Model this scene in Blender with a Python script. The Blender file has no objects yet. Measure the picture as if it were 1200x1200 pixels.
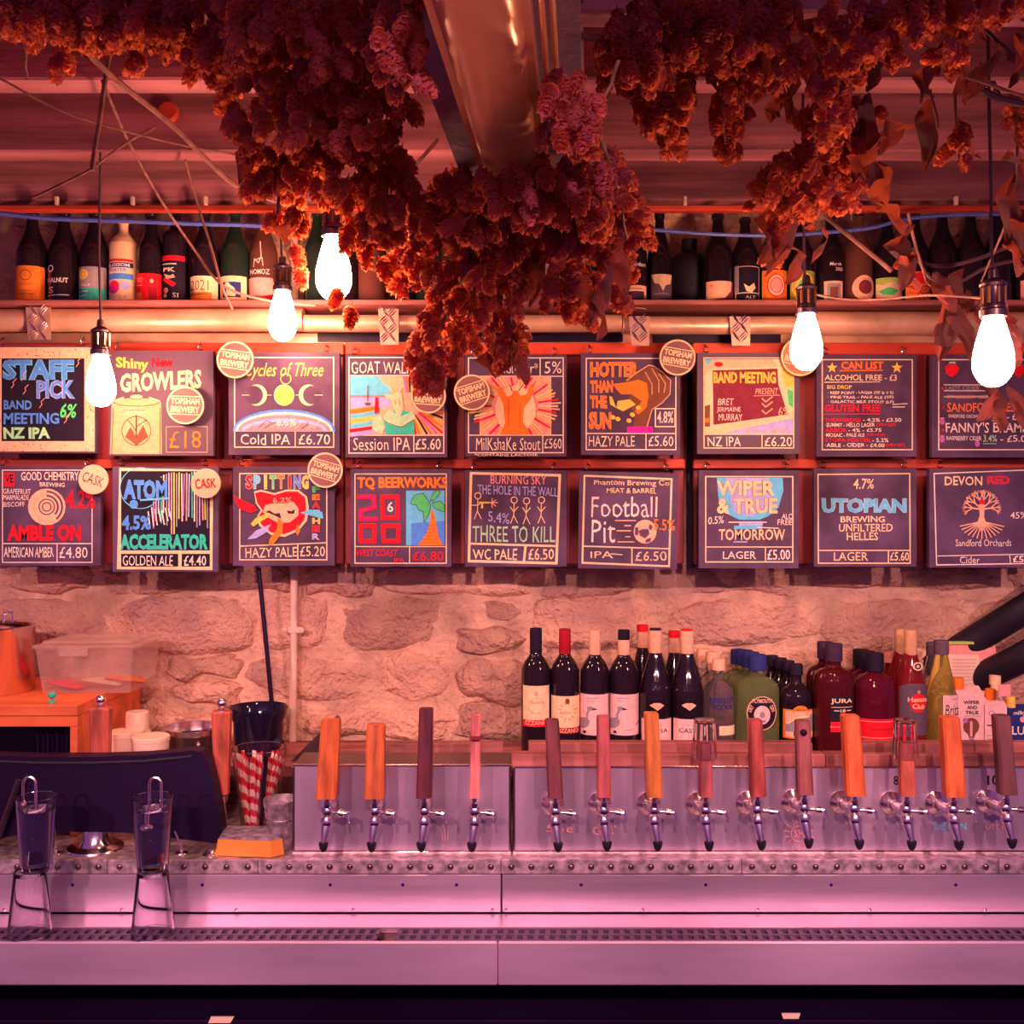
import bpy, math, random
from mathutils import Vector, Matrix, noise
from mathutils.geometry import tessellate_polygon
R = random.Random(11)
PI = math.pi
SC = bpy.context.scene
COL = SC.collection
# ---------------------------------------------------------------- camera, world, lights, exposure
F = 1210.0      # focal length in pixels of a 1200 px frame
CZ = 1.6        # camera height above the floor
def P(x, y, d):
    return Vector(((x - 600) * d / F, d, CZ + (600 - y) * d / F))
def S(px, d):
    return px * d / F
cam_d = bpy.data.cameras.new('camera'); cam_d.sensor_width = 36; cam_d.lens = 36 * F / 1200
cam_d.clip_start = 0.05
cam = bpy.data.objects.new('camera', cam_d); COL.objects.link(cam)
cam.location = (0, 0, CZ); cam.rotation_euler = (PI / 2, 0, 0); SC.camera = cam
SC.view_settings.view_transform = 'Standard'; SC.view_settings.look = 'None'
SC.view_settings.gamma = 1; SC.view_settings.use_curve_mapping = False
SC.view_settings.exposure = 0.14
w = bpy.data.worlds.new('world'); SC.world = w; w.use_nodes = True
w.node_tree.nodes['Background'].inputs[0].default_value = (0.58, 0.16, 0.60, 1)
w.node_tree.nodes['Background'].inputs[1].default_value = 0.30
def lamp(name, kind, loc, power, col, radius=0.03, aim=None, size=70, blend=0.6):
    l = bpy.data.lights.new(name, kind); l.energy = power; l.color = col
    l.shadow_soft_size = radius
    if kind == 'SPOT': l.spot_size = math.radians(size); l.spot_blend = blend
    o = bpy.data.objects.new(name, l); COL.objects.link(o); o.location = loc
    if aim is not None:
        o.rotation_euler = (Vector(aim) - Vector(loc)).to_track_quat('-Z', 'Y').to_euler()
    return o
# track spots on the ceiling of the room, behind and above the camera, turned down on the bar
for x, pw in ((-1.6, 150), (-0.8, 135), (0, 135), (0.8, 135), (1.6, 150)):
    lamp('track_spot', 'SPOT', (x, -0.6, CZ + 0.78), pw, (1.0, 0.50, 0.50), 0.035, (x * 0.8, 2.2, CZ - 0.62), 36, 0.45)
lamp('string_or_fill_light', 'POINT', (0.03, 0.42, CZ + 0.25), 2.0, (1.0, 0.45, 0.2), 0.03)  # fill lamp added out of view to brighten the casing under the beam
# string of small bulbs further back in the room
for i in range(26):
    lamp('string_or_fill_light', 'POINT', (-2.5 + (i % 13) * 0.42 + 0.17 * (i // 13), -0.7 - 0.55 * (i % 3) - 0.4 * (i // 13), CZ + 0.12 + 0.14 * (i % 2) + 0.42 * (i // 13)), 1.1, (1.0, 0.55, 0.60), 0.015)
# ---------------------------------------------------------------- mesh helpers
LOC = {}
class MB:
    def __init__(s): s.v = []; s.f = []; s.m = []
    def add(s, vs, fs, mi=0):
        b = len(s.v); s.v += [tuple(q) for q in vs]
        for f in fs: s.f.append([b + i for i in f]); s.m.append(mi)
        return s
    def box(s, lo, hi, mi=0, M=None):
        x0, y0, z0 = lo; x1, y1, z1 = hi
        vs = [Vector(q) for q in ((x0,y0,z0),(x1,y0,z0),(x1,y1,z0),(x0,y1,z0),(x0,y0,z1),(x1,y0,z1),(x1,y1,z1),(x0,y1,z1))]
        if M is not None: vs = [M @ q for q in vs]
        return s.add(vs, ((0,3,2,1),(4,5,6,7),(0,1,5,4),(1,2,6,5),(2,3,7,6),(3,0,4,7)), mi)
    def rbox(s, lo, hi, b=0.002, mi=0, M=None):      # box with chamfered edges
        x0, y0, z0 = lo; x1, y1, z1 = hi
        b = min(b, (x1-x0)*.45, (y1-y0)*.45, (z1-z0)*.45)
        vs = []; idx = {}
        for i, x in enumerate((x0, x1)):
            for j, y in enumerate((y0, y1)):
                for k, z in enumerate((z0, z1)):
                    sx = (1, -1)[i]; sy = (1, -1)[j]; sz = (1, -1)[k]
                    for a, q in enumerate(((x, y+sy*b, z+sz*b), (x+sx*b, y, z+sz*b), (x+sx*b, y+sy*b, z))):
                        idx[(i,j,k,a)] = len(vs); vs.append(Vector(q))
        fs = []
        for i in (0,1): fs.append([idx[(i,j,k,0)] for j,k in ((0,0),(1,0),(1,1),(0,1))][::(-1 if i == 0 else 1)])
        for j in (0,1): fs.append([idx[(i,j,k,1)] for i,k in ((0,0),(1,0),(1,1),(0,1))][::(1 if j == 0 else -1)])
        for k in (0,1): fs.append([idx[(i,j,k,2)] for i,j in ((0,0),(1,0),(1,1),(0,1))][::(-1 if k == 0 else 1)])
        for j in (0,1):
            for k in (0,1): fs.append([idx[(0,j,k,1)], idx[(1,j,k,1)], idx[(1,j,k,2)], idx[(0,j,k,2)]])
        for i in (0,1):
            for k in (0,1): fs.append([idx[(i,0,k,0)], idx[(i,1,k,0)], idx[(i,1,k,2)], idx[(i,0,k,2)]])
        for i in (0,1):
            for j in (0,1): fs.append([idx[(i,j,0,0)], idx[(i,j,1,0)], idx[(i,j,1,1)], idx[(i,j,0,1)]])
        for i in (0,1):
            for j in (0,1):
                for k in (0,1): fs.append([idx[(i,j,k,a)] for a in range(3)])
        if M is not None: vs = [M @ q for q in vs]
        return s.add(vs, fs, mi)
    def lathe(s, prof, c, n=24, mi=0, ky=1.0, M=None):   # prof: (radius, height) pairs, c: centre of the base
        vs = []; fs = []; c = Vector(c)
        for r, z in prof:
            for k in range(n):
                a = 2 * PI * k / n
                q = Vector((r * math.cos(a), r * math.sin(a) * ky, z))
                if M is not None: q = M @ q
                vs.append(c + q)
        for i in range(len(prof) - 1):
            for k in range(n):
                k2 = (k + 1) % n
                fs.append((i*n+k, i*n+k2, (i+1)*n+k2, (i+1)*n+k))
        if prof[0][0] > 1e-5: fs.append(tuple(range(n-1, -1, -1)))
        if prof[-1][0] > 1e-5: fs.append(tuple((len(prof)-1)*n + k for k in range(n)))
        return s.add(vs, fs, mi)
    def tube(s, pts, r, n=8, mi=0):
        pts = [Vector(p) for p in pts]; rs = r if isinstance(r, (list, tuple)) else [r] * len(pts)
        vs = []; fs = []; up = None
        for i, p in enumerate(pts):
            t = (pts[min(i+1, len(pts)-1)] - pts[max(i-1, 0)]).normalized()
            if up is None: up = Vector((0,0,1)) if abs(t.z) < 0.9 else Vector((0,1,0))
            a = t.cross(up).normalized(); b = a.cross(t).normalized(); up = b
            for k in range(n):
                w_ = 2 * PI * k / n
                vs.append(p + (a * math.cos(w_) + b * math.sin(w_)) * rs[i])
        for i in range(len(pts)-1):
            for k in range(n):
                k2 = (k+1) % n
                fs.append((i*n+k, i*n+k2, (i+1)*n+k2, (i+1)*n+k))
        fs.append(tuple(range(n-1,-1,-1))); fs.append(tuple((len(pts)-1)*n+k for k in range(n)))
        return s.add(vs, fs, mi)
    def ball(s, c, r, n=12, mi=0, kz=1.0):
        return s.lathe([(max(r*math.sin(PI*i/8), 1e-6), -r*kz*math.cos(PI*i/8)) for i in range(9)], c, n, mi)
    def prism(s, pts, d0, d1, mi=0, px=True):             # outline in photo pixels at depth d0, pushed back to d1 with the same size
        n = len(pts)
        a = [P(x, y, d0) if px else Vector((x, d0, y)) for x, y in pts]
        b = [Vector((q.x, d1, q.z)) for q in a]
        tri = tessellate_polygon([[Vector((q.x, q.z, 0)) for q in a]])
        vs = a + b
        fs = [tuple(t) for t in tri] + [tuple(n + i for i in t[::-1]) for t in tri]
        fs += [(i, (i+1) % n, n + (i+1) % n, n + i) for i in range(n)]
        return s.add(vs, fs, mi)
    def mesh(s, mats, o=(0,0,0), smooth=False):
        me = bpy.data.meshes.new('mesh'); ox, oy, oz = o
        me.from_pydata([(x-ox, y-oy, z-oz) for x, y, z in s.v], [], s.f)
        for m in (mats if isinstance(mats, (list, tuple)) else [mats]): me.materials.append(m)
        me.polygons.foreach_set('material_index', s.m)
        if smooth: me.polygons.foreach_set('use_smooth', [True] * len(me.polygons))
        me.update()
        if smooth:
            try: me.set_sharp_from_angle(angle=math.radians(38))
            except Exception: pass
        return me
def props(o, label=None, cat=None, group=None, kind=None):
    if label: o['label'] = label
    if cat: o['category'] = cat
    if group: o['group'] = group
    if kind: o['kind'] = kind
    return o
def thing(name, label, cat, loc, group=None):
    o = bpy.data.objects.new(name, None); o.empty_display_size = 0.02; COL.objects.link(o); o.location = loc
    LOC[o.name] = Vector(loc)
    return props(o, label, cat, group)
def part(name, mb, mats, root, smooth=False, label=None, kind=None):
    ro = LOC[root.name]
    o = bpy.data.objects.new(name, mb.mesh(mats, ro, smooth)); COL.objects.link(o); o.parent = root
    LOC[o.name] = ro
    return props(o, label, None, None, kind)
def solo(name, mb, mats, label, cat, group=None, smooth=False, kind=None, loc=None):
    if loc is None:
        n = len(mb.v); loc = (sum(v[0] for v in mb.v)/n, sum(v[1] for v in mb.v)/n, min(v[2] for v in mb.v))
    if kind == 'structure': loc = (0,0,0)
    o = bpy.data.objects.new(name, mb.mesh(mats, loc, smooth)); COL.objects.link(o); o.location = loc
    LOC[o.name] = Vector(loc)
    return props(o, label, cat, group, kind)
def kids(o): return [c for c in o.children]
# ---------------------------------------------------------------- materials
def mat(name, col, rough=0.6, metal=0.0, var=0.0, vscale=8.0, bump=0.0, bscale=40.0, trans=0.0, emit=None, es=0.0, stretch=None, col2=None, spec=None, alpha=1.0, sss=0.0, objrand=0.0, coat=0.0, ior=1.45, detail=5.0):
    m = bpy.data.materials.new(name); m.use_nodes = True; nt = m.node_tree; N = nt.nodes; L = nt.links
    b = N['Principled BSDF']
    c = tuple(col) + (1,)
    b.inputs['Base Color'].default_value = c; b.inputs['Roughness'].default_value = rough
    b.inputs['Metallic'].default_value = metal; b.inputs['Transmission Weight'].default_value = trans
    b.inputs['IOR'].default_value = ior; b.inputs['Alpha'].default_value = alpha; b.inputs['Coat Weight'].default_value = coat
    if spec is not None: b.inputs['Specular IOR Level'].default_value = spec
    if emit: b.inputs['Emission Color'].default_value = tuple(emit) + (1,); b.inputs['Emission Strength'].default_value = es
    if var or bump or col2:
        tc = N.new('ShaderNodeTexCoord'); mp = N.new('ShaderNodeMapping'); L.new(tc.outputs['Object'], mp.inputs[0])
        if stretch: mp.inputs['Scale'].default_value = stretch
        if objrand or True:
            oi = N.new('ShaderNodeObjectInfo'); vm = N.new('ShaderNodeVectorMath'); vm.operation = 'SCALE'
            vm.inputs[0].default_value = (3.1, 7.7, 5.3); L.new(oi.outputs['Random'], vm.inputs['Scale'])
            L.new(vm.outputs[0], mp.inputs['Location'])
    if var or col2:
        n = N.new('ShaderNodeTexNoise'); n.inputs['Scale'].default_value = vscale; n.inputs['Detail'].default_value = detail
        L.new(mp.outputs[0], n.inputs['Vector'])
        mx = N.new('ShaderNodeMix'); mx.data_type = 'RGBA'
        c2 = tuple(col2) if col2 else tuple(max(0, x * (1 - var)) for x in col)
        mx.inputs['A'].default_value = c2 + (1,); mx.inputs['B'].default_value = tuple(min(1, x * (1 + var * .4)) for x in col) + (1,)
        rp = N.new('ShaderNodeMapRange'); rp.inputs[1].default_value = 0.36; rp.inputs[2].default_value = 0.64
        L.new(n.outputs['Fac'], rp.inputs[0]); L.new(rp.outputs[0], mx.inputs['Factor'])
        out = mx.outputs['Result']
        if objrand:
            hs = N.new('ShaderNodeHueSaturation'); mr = N.new('ShaderNodeMapRange')
            mr.inputs[3].default_value = 1 - objrand; mr.inputs[4].default_value = 1 + objrand
            L.new(oi.outputs['Random'], mr.inputs[0]); L.new(mr.outputs[0], hs.inputs['Value']); L.new(out, hs.inputs['Color']); out = hs.outputs[0]
        L.new(out, b.inputs['Base Color'])
    if bump:
        n2 = N.new('ShaderNodeTexNoise'); n2.inputs['Scale'].default_value = bscale; n2.inputs['Detail'].default_value = 6
        L.new(mp.outputs[0], n2.inputs['Vector'])
        bp = N.new('ShaderNodeBump'); bp.inputs['Strength'].default_value = min(1, bump); bp.inputs['Distance'].default_value = (0.018 if name in ('rubble_stone', 'lime_mortar') else .01) * bump
        L.new(n2.outputs['Fac'], bp.inputs['Height']); L.new(bp.outputs[0], b.inputs['Normal'])
    return m
def translucent(name, col, tcol, fac=0.45, rough=0.8):
    m = bpy.data.materials.new(name); m.use_nodes = True; nt = m.node_tree; N = nt.nodes; L = nt.links
    b = N['Principled BSDF']; b.inputs['Roughness'].default_value = rough
    oi = N.new('ShaderNodeObjectInfo'); hs = N.new('ShaderNodeHueSaturation'); mr = N.new('ShaderNodeMapRange')
    mr.inputs[3].default_value = .6; mr.inputs[4].default_value = 1.35
    L.new(oi.outputs['Random'], mr.inputs[0]); L.new(mr.outputs[0], hs.inputs['Value']); hs.inputs['Color'].default_value = tuple(col)+(1,)
    L.new(hs.outputs[0], b.inputs['Base Color'])
    t = N.new('ShaderNodeBsdfTranslucent'); t.inputs[0].default_value = tuple(tcol) + (1,)
    mx = N.new('ShaderNodeMixShader'); mx.inputs[0].default_value = fac
    L.new(b.outputs[0], mx.inputs[1]); L.new(t.outputs[0], mx.inputs[2]); L.new(mx.outputs[0], N['Material Output'].inputs[0])
    return m
def paint(name, col, rough=0.75): return mat(name, col, rough, var=0.12, vscale=90, spec=.2)
M = {}
M['board'] = mat('blackboard', (0.105, 0.050, 0.125), 0.6, var=0.35, vscale=14, spec=.35)
M['boardedge'] = mat('board_edge', (0.10, 0.05, 0.10), 0.6)
for k, c in dict(white=(1,.80,.70), cream=(1,.70,.42), pink=(1,.38,.36), red=(.85,.012,.03), dred=(.42,.01,.03), orange=(1,.24,.03), yellow=(1,.66,.12),
                 green=(.10,.70,.22), teal=(.05,.62,.48), blue=(.09,.30,.95), sky=(.14,.62,1), lav=(.45,.45,.9), violet=(.55,.16,.62), magenta=(.95,.02,.5),
                 black=(.018,.010,.030), dark=(.05,.025,.06), grey=(.35,.28,.34), brown=(.22,.08,.05), navy=(.025,.035,.20), olive=(.42,.45,.08),
                 wine=(.30,.02,.07), maroon=(.25,.03,.06), lime=(.55,.75,.15), tan=(.75,.42,.24), peach=(.95,.52,.34), lgreen=(.45,.75,.5), dgrey=(.14,.09,.14)).items():
    M[k] = paint('paint_' + k, c)
M['redwood'] = mat('red_stained_wood', (.30, .030, .045), .5, var=.45, vscale=6, bump=.25, bscale=25, stretch=(3, 3, .5), spec=.4)
M['redwood_h'] = mat('red_stained_wood_rail', (.72, .075, .035), .5, var=.3, vscale=6, bump=.25, bscale=25, stretch=(.5, 3, 3), spec=.4)
M['joist'] = mat('dark_joist_wood', (.52, .17, .20), .75, var=.4, vscale=5, bump=.5, bscale=18, stretch=(.35, 3, 5))
M['ceilwood'] = mat('ceiling_boards', (.10, .04, .06), .85, var=.4, vscale=5)
M['stone'] = mat('rubble_stone', (.80, .46, .31), .92, col2=(.58, .31, .25), vscale=9, bump=1.0, bscale=70, objrand=.22, detail=9)
M['mortar'] = mat('lime_mortar', (.78, .47, .33), .95, var=.3, vscale=12, bump=1.0, bscale=45)
def steel_mat(name, col, rough, stretch, var=.25, bump=.04):
    m = mat(name, col, rough, .72, var=var, vscale=5, stretch=stretch, bump=bump, bscale=60)
    return m
M['steel'] = steel_mat('brushed_steel', (.62, .45, .60), .38, (.25, 1, 4))
M['steelv'] = steel_mat('worn_steel_front', (.64, .46, .62), .40, (2.5, 1, .5), .3)
M['rail'] = steel_mat('counter_rail_steel', (.92, .62, .84), .44, (.3, 1, 2), .2)
M['galv'] = mat('galvanised_strip', (.62, .46, .54), .5, .7, var=.5, vscale=60, bump=.2, bscale=120)
M['chrome'] = mat('chrome', (.92, .80, .82), .20, 1.0)
M['dchrome'] = mat('dark_metal', (.20, .12, .14), .3, .9)
M['brass'] = mat('aged_brass', (.40, .20, .10), .32, 1.0)
M['blackp'] = mat('black_plastic', (.012, .003, .028), .42, spec=.25)
M['blackr'] = mat('black_rubber', (.018, .012, .028), .55, spec=.35)
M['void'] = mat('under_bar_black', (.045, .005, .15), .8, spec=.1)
M['dglass'] = mat('dark_bottle_glass', (.016, .008, .016), .06, spec=.6)
M['gglass'] = mat('green_black_glass', (.014, .028, .022), .07, spec=.6)
M['bglass'] = mat('brown_glass', (.14, .045, .035), .10, spec=.6)
M['creambot'] = mat('cream_bottle', (.90, .60, .36), .25, spec=.5)
M['glass'] = mat('clear_glass', (.97, .95, .98), .02, trans=1.0, ior=1.45)
M['liq'] = mat('clear_spirit', (.94, .88, .95), .03, trans=.97, ior=1.2)
M['water'] = mat('water', (.98, .96, 1), .0, trans=1.0, ior=1.33)
M['ginglass'] = mat('gin_glass', (.66, .78, .38), .04, trans=.9, ior=1.2)
M['amber'] = mat('amber_spirit', (.10, .008, .015), .05, trans=.35, ior=1.4)
M['redliq'] = mat('red_liqueur', (.13, .008, .03), .05, trans=.3, ior=1.4)
M['rumred'] = mat('red_rum', (.34, .02, .02), .05, trans=.5, ior=1.4)
M['yglass'] = mat('yellow_green_glass', (.92, .84, .20), .04, trans=.88, ior=1.2)
M['plastic'] = mat('milky_plastic', (.92, .70, .62), .22, trans=.55, alpha=.42, ior=1.1)
M['orangewood'] = mat('orange_wood', (.95, .19, .06), .5, var=.25, vscale=7, bump=.12, bscale=30, stretch=(.6, 3, 3))
M['plank'] = mat('bar_plank_wood', (.42, .13, .12), .55, var=.5, vscale=9, bump=.3, bscale=30, stretch=(.5, 3, 3))
M['pipe'] = mat('painted_pipe', (.80, .47, .32), .38, metal=.35, var=.3, vscale=10, bump=.1, bscale=30)
M['cream_pipe'] = mat('cream_conduit', (.85, .58, .46), .5, var=.12, vscale=20)
M['blueh'] = mat('blue_hose', (.10, .14, .55), .45)
M['beam'] = mat('painted_steel_beam', (.22, .17, .32), .55, metal=.2, col2=(.42, .22, .26), vscale=4, bump=.5, bscale=60, detail=8)
M['copper'] = mat('satin_duct_metal', (1.0, .44, .19), .27, .25, var=.12, vscale=3)
M['cord'] = mat('cord', (.10, .04, .06), .6)
M['stem'] = mat('dry_stem', (.26, .10, .08), .8, var=.4, vscale=40)
M['leaf'] = translucent('dry_leaf', (.075, .018, .030), (.40, .07, .03), .45)
M['hop'] = translucent('hop_bract', (.16, .042, .09), (1.0, .24, .07), .54)
M['hopcore'] = mat('hop_core', (.09, .02, .035), .9)
M['bulb'] = mat('lit_bulb', (1, .8, .5), .2, emit=(1, .46, .29), es=135)
M['paper'] = mat('card_paper', (.95, .68, .52), .8, var=.08)
M['grate'] = mat('grate_plastic', (.10, .05, .12), .5)
# ---------------------------------------------------------------- flat print: lettering, lines and shapes laid on a face
_TC = {}
def glyphs(s, off=0.0, shear=0.0):
    k = (s, off, shear)
    if k in _TC: return _TC[k]
    cu = bpy.data.curves.new('t', 'FONT'); cu.body = s; cu.resolution_u = 2; cu.offset = off; cu.shear = shear
    ob = bpy.data.objects.new('t', cu); COL.objects.link(ob)
    dg = bpy.context.evaluated_depsgraph_get()
    me = ob.evaluated_get(dg).to_mesh()
    vs = [(v.co.x, v.co.y) for v in me.vertices]; fs = [list(p.vertices) for p in me.polygons]
    ob.evaluated_get(dg).to_mesh_clear()
    bpy.data.objects.remove(ob); bpy.data.curves.remove(cu)
    x0 = min(v[0] for v in vs); x1 = max(v[0] for v in vs); y0 = min(v[1] for v in vs); y1 = max(v[1] for v in vs)
    vs = [((x-x0)/(x1-x0), (y-y0)/(y1-y0)) for x, y in vs]
    _TC[k] = (vs, fs); return _TC[k]
class Art:
    """shapes in photo pixels; d: depth of a flat face, or cyl=(cx, axis depth, radius, ky) for a round bottle"""
    def __init__(s, d=None, cyl=None):
        s.d = d; s.cyl = cyl; s.tris = []; s.layer = 0
    def _put(s, vs, fs, c, alt=False):
        s.layer += 1; k_ = 0
        for f in fs:
            q = [vs[i] for i in f]
            a = sum(q[i][0]*q[(i+1) % len(q)][1] - q[(i+1) % len(q)][0]*q[i][1] for i in range(len(q)))
            if a > 0: q = q[::-1]      # photo y points down: keep faces toward the viewer
            k_ += 1; s.tris.append((q, c, s.layer + (k_ % 4)*.22 if alt else s.layer))
    def poly(s, pts, c):
        tri = tessellate_polygon([[Vector((x, y, 0)) for x, y in pts]])
        s._put(pts, tri, c); return s
    def rect(s, x0, y0, x1, y1, c): return s.poly([(x0,y0),(x1,y0),(x1,y1),(x0,y1)], c)
    def line(s, pts, w_, c, close=False):
        pts = list(pts) + ([pts[0]] if close else []); vs = []; fs = []
        for (ax, ay), (bx, by) in zip(pts[:-1], pts[1:]):
            dx, dy = bx-ax, by-ay; l = math.hypot(dx, dy) or 1; e = w_ * .35
            ux, uy = dx/l, dy/l; nx, ny = -uy*w_/2, ux*w_/2
            b = len(vs); vs += [(ax-ux*e+nx, ay-uy*e+ny), (bx+ux*e+nx, by+uy*e+ny), (bx+ux*e-nx, by+uy*e-ny), (ax-ux*e-nx, ay-uy*e-ny)]
            fs.append((b, b+1, b+2, b+3))
        s._put(vs, fs, c, True); return s
    def box(s, x0, y0, x1, y1, w_, c, j=0):
        return s.line([(x0,y0+j),(x1,y0-j),(x1-j,y1),(x0+j,y1+j*.5)], w_, c, True)
    def ell(s, cx, cy, rx, ry, c, a0=0, a1=360, n=20, rot=0):
        rot = math.radians(rot); pts = []
        for i in range(n if a1-a0 >= 360 else n+1):
            a = math.radians(a0 + (a1-a0)*i/n); x, y = rx*math.cos(a), -ry*math.sin(a)
            pts.append((cx + x*math.cos(rot) - y*math.sin(rot), cy + x*math.sin(rot) + y*math.cos(rot)))
        return s.poly(pts, c)
    def ring(s, cx, cy, r, w_, c, a0=0, a1=360, n=24, ry=None):
        ry = ry or r; pts = [(cx + r*math.cos(math.radians(a0+(a1-a0)*i/n)), cy - ry*math.sin(math.radians(a0+(a1-a0)*i/n))) for i in range(n+1)]
        return s.line(pts, w_, c)
    def t(s, txt, x0, y0, x1, y1, c, b=0.0, o=None, ob=.05, rot=0, sh=0.0, rise=0.0, wob=.25):
        """text fitted in a box; b: boldness, o: outline colour, rot: degrees, rise: pixels climbed left to right"""
        b *= .75; ob *= .75
        def lay(off, col, g):
            vs, fs = glyphs(txt, off, sh); out = []
            cx, cy = (x0+x1)/2, (y0+y1)/2; a = math.radians(rot)
            for u, v in vs:
                x = x0-g + u*(x1-x0+2*g); y = y1+g - v*(y1-y0+2*g) - rise*u
                if wob:
                    q = noise.noise_vector((x*.09, y*.13, len(txt)*1.7)); x += q.x*wob*2; y += q.y*wob*2.4
                dx, dy = x-cx, y-cy
                out.append((cx + dx*math.cos(a) + dy*math.sin(a), cy - dx*math.sin(a) + dy*math.cos(a)))
            s._put(out, fs, col)
        if o: lay(b + ob, o, ob*14)
        lay(b, c, 0); return s
    def star(s, cx, cy, r, c, n=5, q=.42):
        return s.poly([(cx + (r if i % 2 == 0 else r*q)*math.sin(PI*i/n), cy - (r if i % 2 == 0 else r*q)*math.cos(PI*i/n)) for i in range(2*n)], c)
    def rays(s, cx, cy, r0, r1, n, cols, w_, a0=0, a1=360, jit=.3):
        for i in range(n):
            a = math.radians(a0 + (a1-a0)*(i+.5)/n); k = 1 + R.uniform(-jit, jit)*.5
            s.line([(cx+r0*math.cos(a), cy-r0*math.sin(a)), (cx+r1*k*math.cos(a), cy-r1*k*math.sin(a))], w_, cols[i % len(cols)])
        return s
    def mb(s, base=0.0005, step=0.00004):
        out = MB(); cols = []
        for q, c, L_ in s.tris:
            if c not in cols: cols.append(c)
            mi = cols.index(c); off = base + L_*step
            if s.cyl is None:
                out.add([P(x, y, s.d) - Vector((0, off, 0)) for x, y in q], [list(range(len(q)))], mi)
            else:
                cx, d, r, ky = s.cyl; step_px = 3.0
                lo = min(x for x, y in q); hi = max(x for x, y in q)
                a = math.floor(lo/step_px); z = math.ceil(hi/step_px)
                for k in range(a, z):
                    pc = q
                    for sgn, lim in ((1, k*step_px), (-1, (k+1)*step_px)):
                        res = []
                        for i in range(len(pc)):
                            (ax, ay), (bx, by) = pc[i], pc[(i+1) % len(pc)]
                            ia = sgn*(ax-lim) >= 0; ib = sgn*(bx-lim) >= 0
                            if ia: res.append((ax, ay))
                            if ia != ib: t = (lim-ax)/(bx-ax); res.append((lim, ay+(by-ay)*t))
                        pc = res
                        if len(pc) < 3: break
                    if len(pc) < 3: continue
                    vs = []
                    for x, y in pc:
                        xw = max(-.985*r, min(.985*r, (x-cx)*d/F)); yy = d - math.sqrt(max(0, r*r-xw*xw))*ky - off
                        vs.append(Vector(((cx-600)*d/F + xw*(1+off/r), yy, CZ + (600-y)*(d-r*ky)/F)))
                    out.add(vs, [list(range(len(vs)))], mi)
        return out, [M[c] for c in cols]
def put_art(name, art, root, label=None):
    if not art.tris: return None
    m_, mats = art.mb(); return part(name, m_, mats, root, label=label)
def uniq_mat(mb, mats): return mb
# ---------------------------------------------------------------- the room
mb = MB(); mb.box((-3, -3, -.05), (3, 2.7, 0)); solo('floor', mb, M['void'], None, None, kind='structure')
mb = MB(); mb.box((-2.2, 1.2, CZ + 1.0), (2.2, 2.75, CZ + 1.03)); ceiling = solo('ceiling', mb, M['ceilwood'], None, None, kind='structure')
for (y0, y1, zb) in ((1.47, 1.52, .712), (1.835, 1.90, .769), (2.20, 2.262, .768), (2.535, 2.60, .766)):
    mb = MB(); mb.rbox((-2.1, y0, CZ + zb), (2.1, y1, CZ + .995), .004)
    part('joist', mb, M['joist'], ceiling)
# wall_back: mortar bed with rubble stones set in it
WD = 2.66
wb = MB(); nx, nz = 230, 150
x0, x1, z0, z1 = -1.75, 1.75, .55, CZ + 1.0
for j in range(nz+1):
    for i in range(nx+1):
        x = x0 + (x1-x0)*i/nx; z = z0 + (z1-z0)*j/nz
        q = noise.fractal((x*6, z*6, 0), 1.0, 2.2, 4)
        wb.v.append((x, WD - .012*q, z))
for j in range(nz):
    for i in range(nx):
        a = j*(nx+1)+i; wb.f.append([a, a+1, a+nx+2, a+nx+1]); wb.m.append(0)
wb.box((-2.2, WD+.03, 0), (2.2, WD+.12, CZ+1.0))
wall = solo('wall_back', wb, M['mortar'], None, None, kind='structure', smooth=True)
def stone(x0, x1, z0, z1, seed):
    o = MB(); n, m_ = 22, 12; cx, cz = (x0+x1)/2, (z0+z1)/2; hx, hz = (x1-x0)/2, (z1-z0)/2
    for j in range(m_+1):
        for i in range(n+1):
            u = -1 + 2*i/n; v = -1 + 2*j/m_
            rr = max(abs(u), abs(v)); k = 1
            # round the corners unevenly
            cu = u * math.sqrt(1 - .32*v*v); cv = v * math.sqrt(1 - .32*u*u)
            q = noise.noise_vector((cx*3 + u*1.3 + seed, cz*3 + v*1.3, seed*.7))
            x = cx + cu*hx*1.06 + q.x*.035*abs(hx)/.15; z = cz + cv*hz*1.06 + q.y*.022
            q2 = noise.fractal((x*9, z*9, seed), .9, 2.1, 6) + .5*noise.fractal((x*38, z*38, seed), 1.0, 2.1, 3)
            edge = (1 - rr**5)
            o.v.append((x, WD + .012 - edge*(.030 + .010*math.sin(seed)) - q2*.012*(.3+edge), z))
    for j in range(m_):
        for i in range(n):
            a = j*(n+1)+i; o.f.append([a, a+1, a+n+2, a+n+1]); o.m.append(0)
    return o
z = .80; row = 0
while z < CZ + .95:
    h = R.uniform(.085, .15)
    if CZ - .14 < z and z + h < CZ + .40: z += h; continue       # behind the menu boards
    x = -1.72 + R.uniform(-.2, 0)
    while x < 1.7:
        wd = R.uniform(.16, .42)
        if R.random() < .25 and h > .11:
            part('stone', stone(x+.006, x+wd*.6-.006, z+.005, z+h*.5-.004, R.uniform(0, 90)), M['stone'], wall, True)
            part('stone', stone(x+.006, x+wd*.6-.006, z+h*.5+.004, z+h-.005, R.uniform(0, 90)), M['stone'], wall, True)
            x += wd*.6
        else:
            part('stone', stone(x+.006, x+wd-.006, z+.005+R.uniform(-.01,.01), z+h-.005+R.uniform(-.01,.01), R.uniform(0, 90)), M['stone'], wall, True); x += wd
    z += h
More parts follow.
